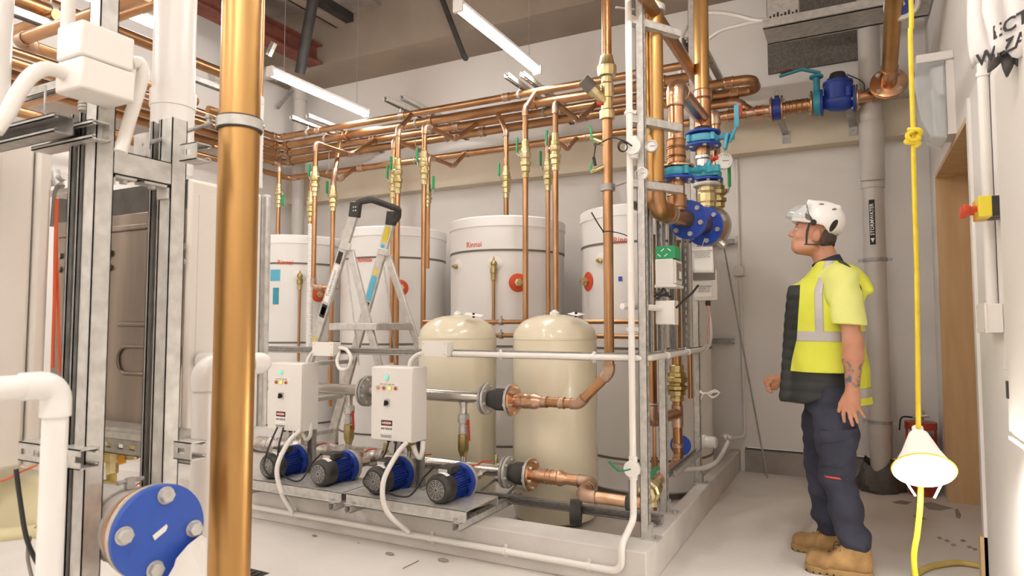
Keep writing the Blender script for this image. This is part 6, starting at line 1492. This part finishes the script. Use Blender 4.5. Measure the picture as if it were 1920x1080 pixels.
# sideburn stubble
# --- trousers
T=SDF((-.22,-.27,.07),(.27,.27,1.0),.0055)
T.loft([(.80,-.02,0,.118,.17),(.90,-.005,0,.13,.175),(.98,.0,0,.125,.168)],k=.02)
T.chain([(-.02,.09,.85),(-.04,.112,.66),KL,(-.07,.12,.32),(-.105,.125,.17)],[.112,.094,.080,.072,.074],k=.03)
T.chain([(.01,-.09,.85),(.04,-.112,.66),KR,(.035,-.14,.32),(.012,-.15,.17)],[.105,.09,.078,.07,.074],k=.03)
x,y,z=T.grid(); T.d=T.d+(.004*np.sin(55*z+8*x+6*y)*np.clip((.40-z)*6,0,1)*1.2+.0035*np.sin(38*z-22*x+10*y)+.003*np.sin(70*x+20*z)).astype(np.float32)
T.d=T.d+(.0025*np.sin(46*z+30*x+14*y)*np.clip((.9-z)*4,0,1)+.002*np.sin(95*z-20*x)).astype(np.float32); T.cut(np.where(y>0,.10-(x+.115)*.12-z,.115-z)); tr=T.mesh('trousers','navy',man)
# cargo pocket, flap, orange mark
K=SDF((-.16,.12,.48),(.1,.26,.78),.004)
K.chain([(-.02,.09,.85),(-.04,.112,.66),KL],[.118,.101,.088],k=.0)
x,y,z=K.grid(); K.cut(np.maximum(np.maximum(z-.70+.15*(x+.04),.53-z),np.maximum(x-.03,-.13-x))); K.cut(.15-y); K.d=K.d+(.002*np.sin(90*z+30*x)).astype(np.float32); pk=K.mesh('cargo_pocket','navy',tr,smooth=1)
K=SDF((-.16,.12,.62),(.1,.26,.78),.004)
K.chain([(-.02,.09,.85),(-.04,.112,.66),KL],[.123,.106,.092],k=.0)
x,y,z=K.grid(); K.cut(np.maximum(np.maximum(z-.71+.15*(x+.04),.655-.25*(x+.04)-z),np.maximum(x-.035,-.135-x))); K.cut(.15-y); K.mesh('pocket_flap','navy',pk,smooth=1)
K=SDF((-.13,.12,.44),(.08,.26,.52),.0025)
K.chain([(-.04,.112,.66),KL,(-.07,.12,.32)],[.099,.0865,.078],k=0)
x,y,z=K.grid(); K.cut(np.maximum(np.abs(z-.478)-.0045,np.abs(x+.03)-.055)); K.cut(.16-y); K.mesh('orange_mark','orange_red',tr,smooth=0)
# --- boots
def boot(side,c,ang,lab):
    b=thing('tmp','', '') if False else None
    ca,sa=math.cos(ang),math.sin(ang); L=lambda f,s_,z:(c[0]+f*ca-s_*sa,c[1]+f*sa+s_*ca,z)
    S=SDF((c[0]-.2,c[1]-.14,.0),(c[0]+.24,c[1]+.14,.26),.004)
    S.cone(L(-.075,0,.075),L(-.07,0,.17),.048,.05,k=.03); S.cone(L(-.08,0,.06),L(.0,0,.07),.044,.045,k=.03); S.cone(L(.0,0,.08),L(-.045,0,.145),.045,.045,k=.03)
    S.cone(L(.0,0,.06),L(.12,0,.052),.044,.042,k=.03); S.cone(L(.09,.01,.05),L(.128,-.004,.05),.044,.042,k=.02)
    x,y,z=S.grid(); S.d=S.d+(.0015*np.sin(120*x+60*z)).astype(np.float32); S.cut(.028-z); S.cut(z-.20)
    o=S.mesh('boot','boot_tan',man)
    S=SDF((c[0]-.2,c[1]-.14,-.006),(c[0]+.24,c[1]+.14,.06),.004)
    S.cone(L(-.08,0,.02),L(.0,0,.02),.05,.046,k=.03); S.cone(L(.0,0,.02),L(.125,0,.02),.047,.052,k=.03)
    x,y,z=S.grid(); S.cut(np.maximum(z-.036,.001-z)); S.cut(.001-z); fx=(x-c[0])*ca+(y-c[1])*sa
    S.d=np.maximum(S.d,-(np.maximum(np.abs(((fx*1.0+.3)%.03)-.015)-.003,z-.012))).astype(np.float32)
    S.mesh('sole','boot_sole',o,smooth=1)
    for i in range(5):
        f=.055-.022*i; z=.098+.018*i-.002*(i==0); hw=.03
        MB().spline([W3(*L(f,-hw,z-.014)),W3(*L(f+.012,-.01,z+.006)),W3(*L(f-.006,.012,z+.006)),W3(*L(f+.004,hw,z-.014))],.0025,n=6).build('lace','rust_red' if i%2 else 'strap',o)
    for s_ in (-1,1): MB().spline([W3(*L(.0,0,.142)),W3(*L(.03,s_*.025,.15)),W3(*L(.045,s_*.035,.12))],.002,n=6).build('lace','strap',o)
boot(1,(-.055,.135),.03,'left'); boot(-1,(.03,-.155),-.05,'right')
# --- upper clothing
TS=SDF((-.25,-.32,.95),(.25,.33,1.56),.005)
tt=[(.95,.0,0,.135,.172),(1.1,.005,0,.15,.18),(1.25,.0,0,.15,.19),(1.38,-.012,0,.135,.19),(1.46,-.025,0,.105,.17),(1.52,-.03,0,.075,.11),(1.545,-.025,0,.062,.08)]
TS.loft(tt,k=.02)
for S_,E_ in ((SL,EL),(SR,ER)):
    S2=(S_[0],S_[1]*1.02,S_[2]-.01); TS.cone((S_[0]*.7,S_[1]*.55,1.47),S2,.06,.072,k=.03); TS.cone(S2,E_,.074,.078,k=.03)
x,y,z=TS.grid(); d1=np.where(np.abs(y)>.155,1.225-z+(.08*(x+.1)),-1); TS.cut(d1); TS.wrinkle(.0028,(30,34,20),1); TS.mesh('polo_shirt','hivis_shirt',man)
CO=SDF((-.13,-.12,1.48),(.1,.12,1.6),.004)
CO.cone((-.03,0,1.49),(-.002,0,1.585),.083,.068,k=.0); x,y,z=CO.grid(); CO.cut(z-1.585+.38*(x+.06)+.0); CO.cut(1.515-z-.3*(x)); CO.mesh('shirt_collar','navy_collar',man,smooth=1)
# black quilted gilet, open at the front, long hem
G=SDF((-.26,-.27,.80),(.30,.27,1.56),.005)
gt=[(.80,.025,0,.185,.19),(.86,.025,0,.185,.19),(.95,.015,0,.17,.19),(1.1,.02,0,.17,.192),(1.25,.018,0,.165,.195),(1.38,.005,0,.15,.19),(1.46,-.01,0,.12,.15),(1.52,-.02,0,.085,.10)]
G.loft(gt,k=.02)
for s_ in (-1,1): G.cone((.145,.055*s_,1.40),(.20,.085*s_,.84),.03,.026,k=.035)
x,y,z=G.grid(); G.d=G.d+(.0035*np.abs(np.sin(z*PI/.052))*-1+.0015*np.sin(24*x+10*y)).astype(np.float32)
G.cut(z-(1.43+.35*np.clip(-x,0,.2))); G.cut(.825+.055*np.clip((.1-x)/.2,0,1)*1.6-z); G.d=np.maximum(G.d,-(np.maximum(np.abs(y)-.022-.10*np.clip(z-1.32,0,1),.10-x))).astype(np.float32)
gl=G.mesh('quilted_gilet','gilet',man,smooth=1)
# hi-vis vest: open shell on the back and sides
vt=[(.81,.0,0,.205,.205),(.9,-.0,0,.2,.205),(1.0,-.004,0,.19,.208),(1.1,.0,0,.18,.208),(1.25,.0,0,.178,.21),(1.38,-.012,0,.165,.205),(1.45,-.025,0,.14,.175),(1.51,-.03,0,.1,.12),(1.545,-.03,0,.08,.095)]
def vest(off=0,h=.005):
    H=SDF((-.27,-.27,.80),(.27,.29,1.60),h); H.loft(vt,k=.02,off=off); H.loft([r for r in gt if r[0]<1.5],k=.02,off=.012+off)
    for s_ in (-1,1): H.cone((.145,.055*s_,1.40),(.20,.085*s_,.84),.03+.012+off,.026+.012+off,k=.035)
    H.cone((-.10,.11,1.475),(-.145,.15,1.43),.05+off,.055+off,k=.04); H.cone((-.10,-.11,1.475),(-.145,-.15,1.43),.05+off,.055+off,k=.04)
    H.cone((-.13,.12,1.47),(-.205,.175,1.39),.04+off,.018+off,k=.03); H.cone((-.18,.16,1.41),(-.175,.17,1.34),.022+off,.010+off,k=.03)
    x,y,z=H.grid(); H.d=H.d+(.004*np.sin(26*z+14*y)*np.sin(9*x+1)+.003*np.sin(60*y+12*z)).astype(np.float32)
    # front opening edge, hem rising to the front, arm holes, neck
    H.cut(np.where(y<-.03,x-.30,x-.118+.02*np.clip((z-1.3)*4,-1,.3)-.03*np.clip((1.15-z)*6,0,1))); H.cut(np.where((x>-.13)&(y>-.03),.985,.825)-z)
    ah=np.sqrt(((x+.075)/.075)**2+((z-1.40)/.115)**2)-1
    H.d=np.maximum(H.d,-np.maximum(ah*.075,.150-np.abs(y))).astype(np.float32)
    # hollow so that shirt and gilet show
    a=np.sqrt(((x+.02)/.06)**2+(y/.065)**2)-1; H.cut(-(np.maximum(a*.06,1.50-z)))
    return H
H=vest(); hv=H.mesh('hivis_vest','hivis',man,smooth=1)
H=vest(.004,.004); x,y,z=H.grid(); band=np.minimum(np.abs(z-1.165)-.025,np.where(x<-.13,np.abs(z-.885)-.024,1)); vert=np.maximum(np.abs(x+.005-.10*np.clip(z-1.3,0,1)*0)-.022,1.165-z)
vert=np.where(np.abs(y)>.03,np.maximum(np.abs(x-.022+.35*np.clip(z-1.40,0,1))-.02,1.165-z),1)
D0=H.d.copy(); H.cut(np.minimum(np.abs(z-1.165)-.025,vert)); H.mesh('reflective_tape','tape',hv,smooth=0); H.d=D0; H.cut(np.maximum(np.abs(z-.885)-.024,x+.13)); H.mesh('reflective_tape','tape',hv,smooth=0)
MB().spline([P(1573,489,Y=3.64),P(1588,497,Y=3.62),P(1602,514,Y=3.62),P(1612,538,Y=3.62),P(1616,562,Y=3.64)],.0065,n=8).build('armhole_piping','gilet',hv)
# tattooed band of the left forearm
K=SDF((-.19,.17,.90),(-.05,.31,1.07),.003)
E2=tuple(EL[i]*.75+WL[i]*.25 for i in range(3)); K.cone(EL,E2,.0417,.0432,k=.0); K.cone(E2,WL,.0432,.0287,k=.03)
x,y,z=K.grid(); K.cut(np.maximum(z-1.045-.02*np.sin(60*x),.912+.008*np.sin(90*x)-z)); K.mesh('tattoo','tattoo',man,smooth=0)
# --- helmet
H=SDF((-.14,-.14,1.62),(.22,.14,1.92),.004)
H.ell(hd(-.012,0,.072),(.121,.104,.105),k=.0,rot=TH); H.cone(hd(.085,-.03,.06),hd(.085,.03,.06),.045,k=.03)
for s_ in (-1,0,1): H.cone(hd(.06,.035*s_,.155),hd(-.08,.035*s_,.15),.014,k=.012)
x,y,z=H.grid(); f_=(x-HC_[0])*math.cos(TH)+(z-HC_[1])*math.sin(TH); t_=-(x-HC_[0])*math.sin(TH)+(z-HC_[1])*math.cos(TH)
H.cut(np.minimum(.040,.040+(f_+.035)*.95)-t_+.0)
H.d=np.maximum(H.d,-((np.sqrt(((f_+.012)/.110)**2+(y/.093)**2+((t_-.06)/.098)**2)-1)*.09)).astype(np.float32)
hel=H.mesh('helmet','helmet_white',man,smooth=1)
def patch(name,cf,ct,rf,rt_,rot_,m_='ink',y0=.02,off=.002,top=False):
    Q=SDF((-.14,-.14,1.62),(.22,.14,1.92),.003)
    Q.ell(hd(-.012,0,.072),(.121+off,.104+off,.105+off),k=.0,rot=TH)
    x,y,z=Q.grid(); f=(x-HC_[0])*math.cos(TH)+(z-HC_[1])*math.sin(TH)-cf; t=-(x-HC_[0])*math.sin(TH)+(z-HC_[1])*math.cos(TH)-ct
    a=f*math.cos(rot_)+t*math.sin(rot_); b=-f*math.sin(rot_)+t*math.cos(rot_)
    Q.cut((np.sqrt((a/rf)**2+(b/rt_)**2)-1)*min(rf,rt_)); Q.cut(y0-y); return Q.mesh(name,m_,hel,smooth=0)
patch('side_vent',.052,.072,.036,.013,.5,'ink_grey'); patch('rear_vent',-.082,.05,.013,.034,.3,'ink'); patch('top_vent',-.0,.148,.014,.006,-.1,'ink_grey',y0=.0); patch('top_vent',-.065,.133,.012,.006,-.5,'ink_grey',y0=.0)
c=W3(*hd(.012,.104,.045)); MB().cyl(c+V(0,.012,0),c+V(0,-.008,0),.0145,n=18).build('visor_knob','ink',hel,bevel=.002)
M=MB(); vs=[]; nu,nv=18,8
for j in range(nv+1):
    for i in range(nu+1):
        a=(i/nu-.5)*2.5; h=-.12+.95*j/nv; vs.append(W3(*hd(.012+.152*math.cos(a)*math.cos(h),.122*math.sin(a)*math.cos(h*.8),.068+.088*math.sin(h))))
M.add(vs,[(j*(nu+1)+i,j*(nu+1)+i+1,(j+1)*(nu+1)+i+1,(j+1)*(nu+1)+i) for j in range(nv) for i in range(nu)])
o=M.build('clear_visor','visor_clear',hel,ang=80); s=o.modifiers.new('s','SOLIDIFY'); s.thickness=.002
MB().spline([W3(*hd(.066,.101,.13)),W3(*hd(.045,.106,.085)),W3(*hd(.018,.107,.05))],.0022,n=6).build('visor_arm','strap',hel)
m=MB()
for s_ in (-1,1):
    m.spline([W3(*hd(.03,.088*s_,.045)),W3(*hd(.034,.075*s_,.0)),W3(*hd(.026,.068*s_,-.05)),W3(*hd(.02,.06*s_,-.078)),W3(*hd(.04,.035*s_,-.106)),W3(*hd(.045,0,-.113))],.005,n=8)
    m.spline([W3(*hd(-.06,.08*s_,-.045)),W3(*hd(-.02,.076*s_,-.062)),W3(*hd(.03,.064*s_,-.07))],.005,n=8)
m.build('chin_strap','strap',hel)
c=W3(*hd(.034,.052,-.1)); MB().cb(c,(.012,.008,.016)).build('buckle','orange_red',hel,bevel=.002)
MB().ball(W3(*hd(-.095,.0,-.035)),.02,12,8,(.6,1.6,1)).build('fit_dial','ink',hel)
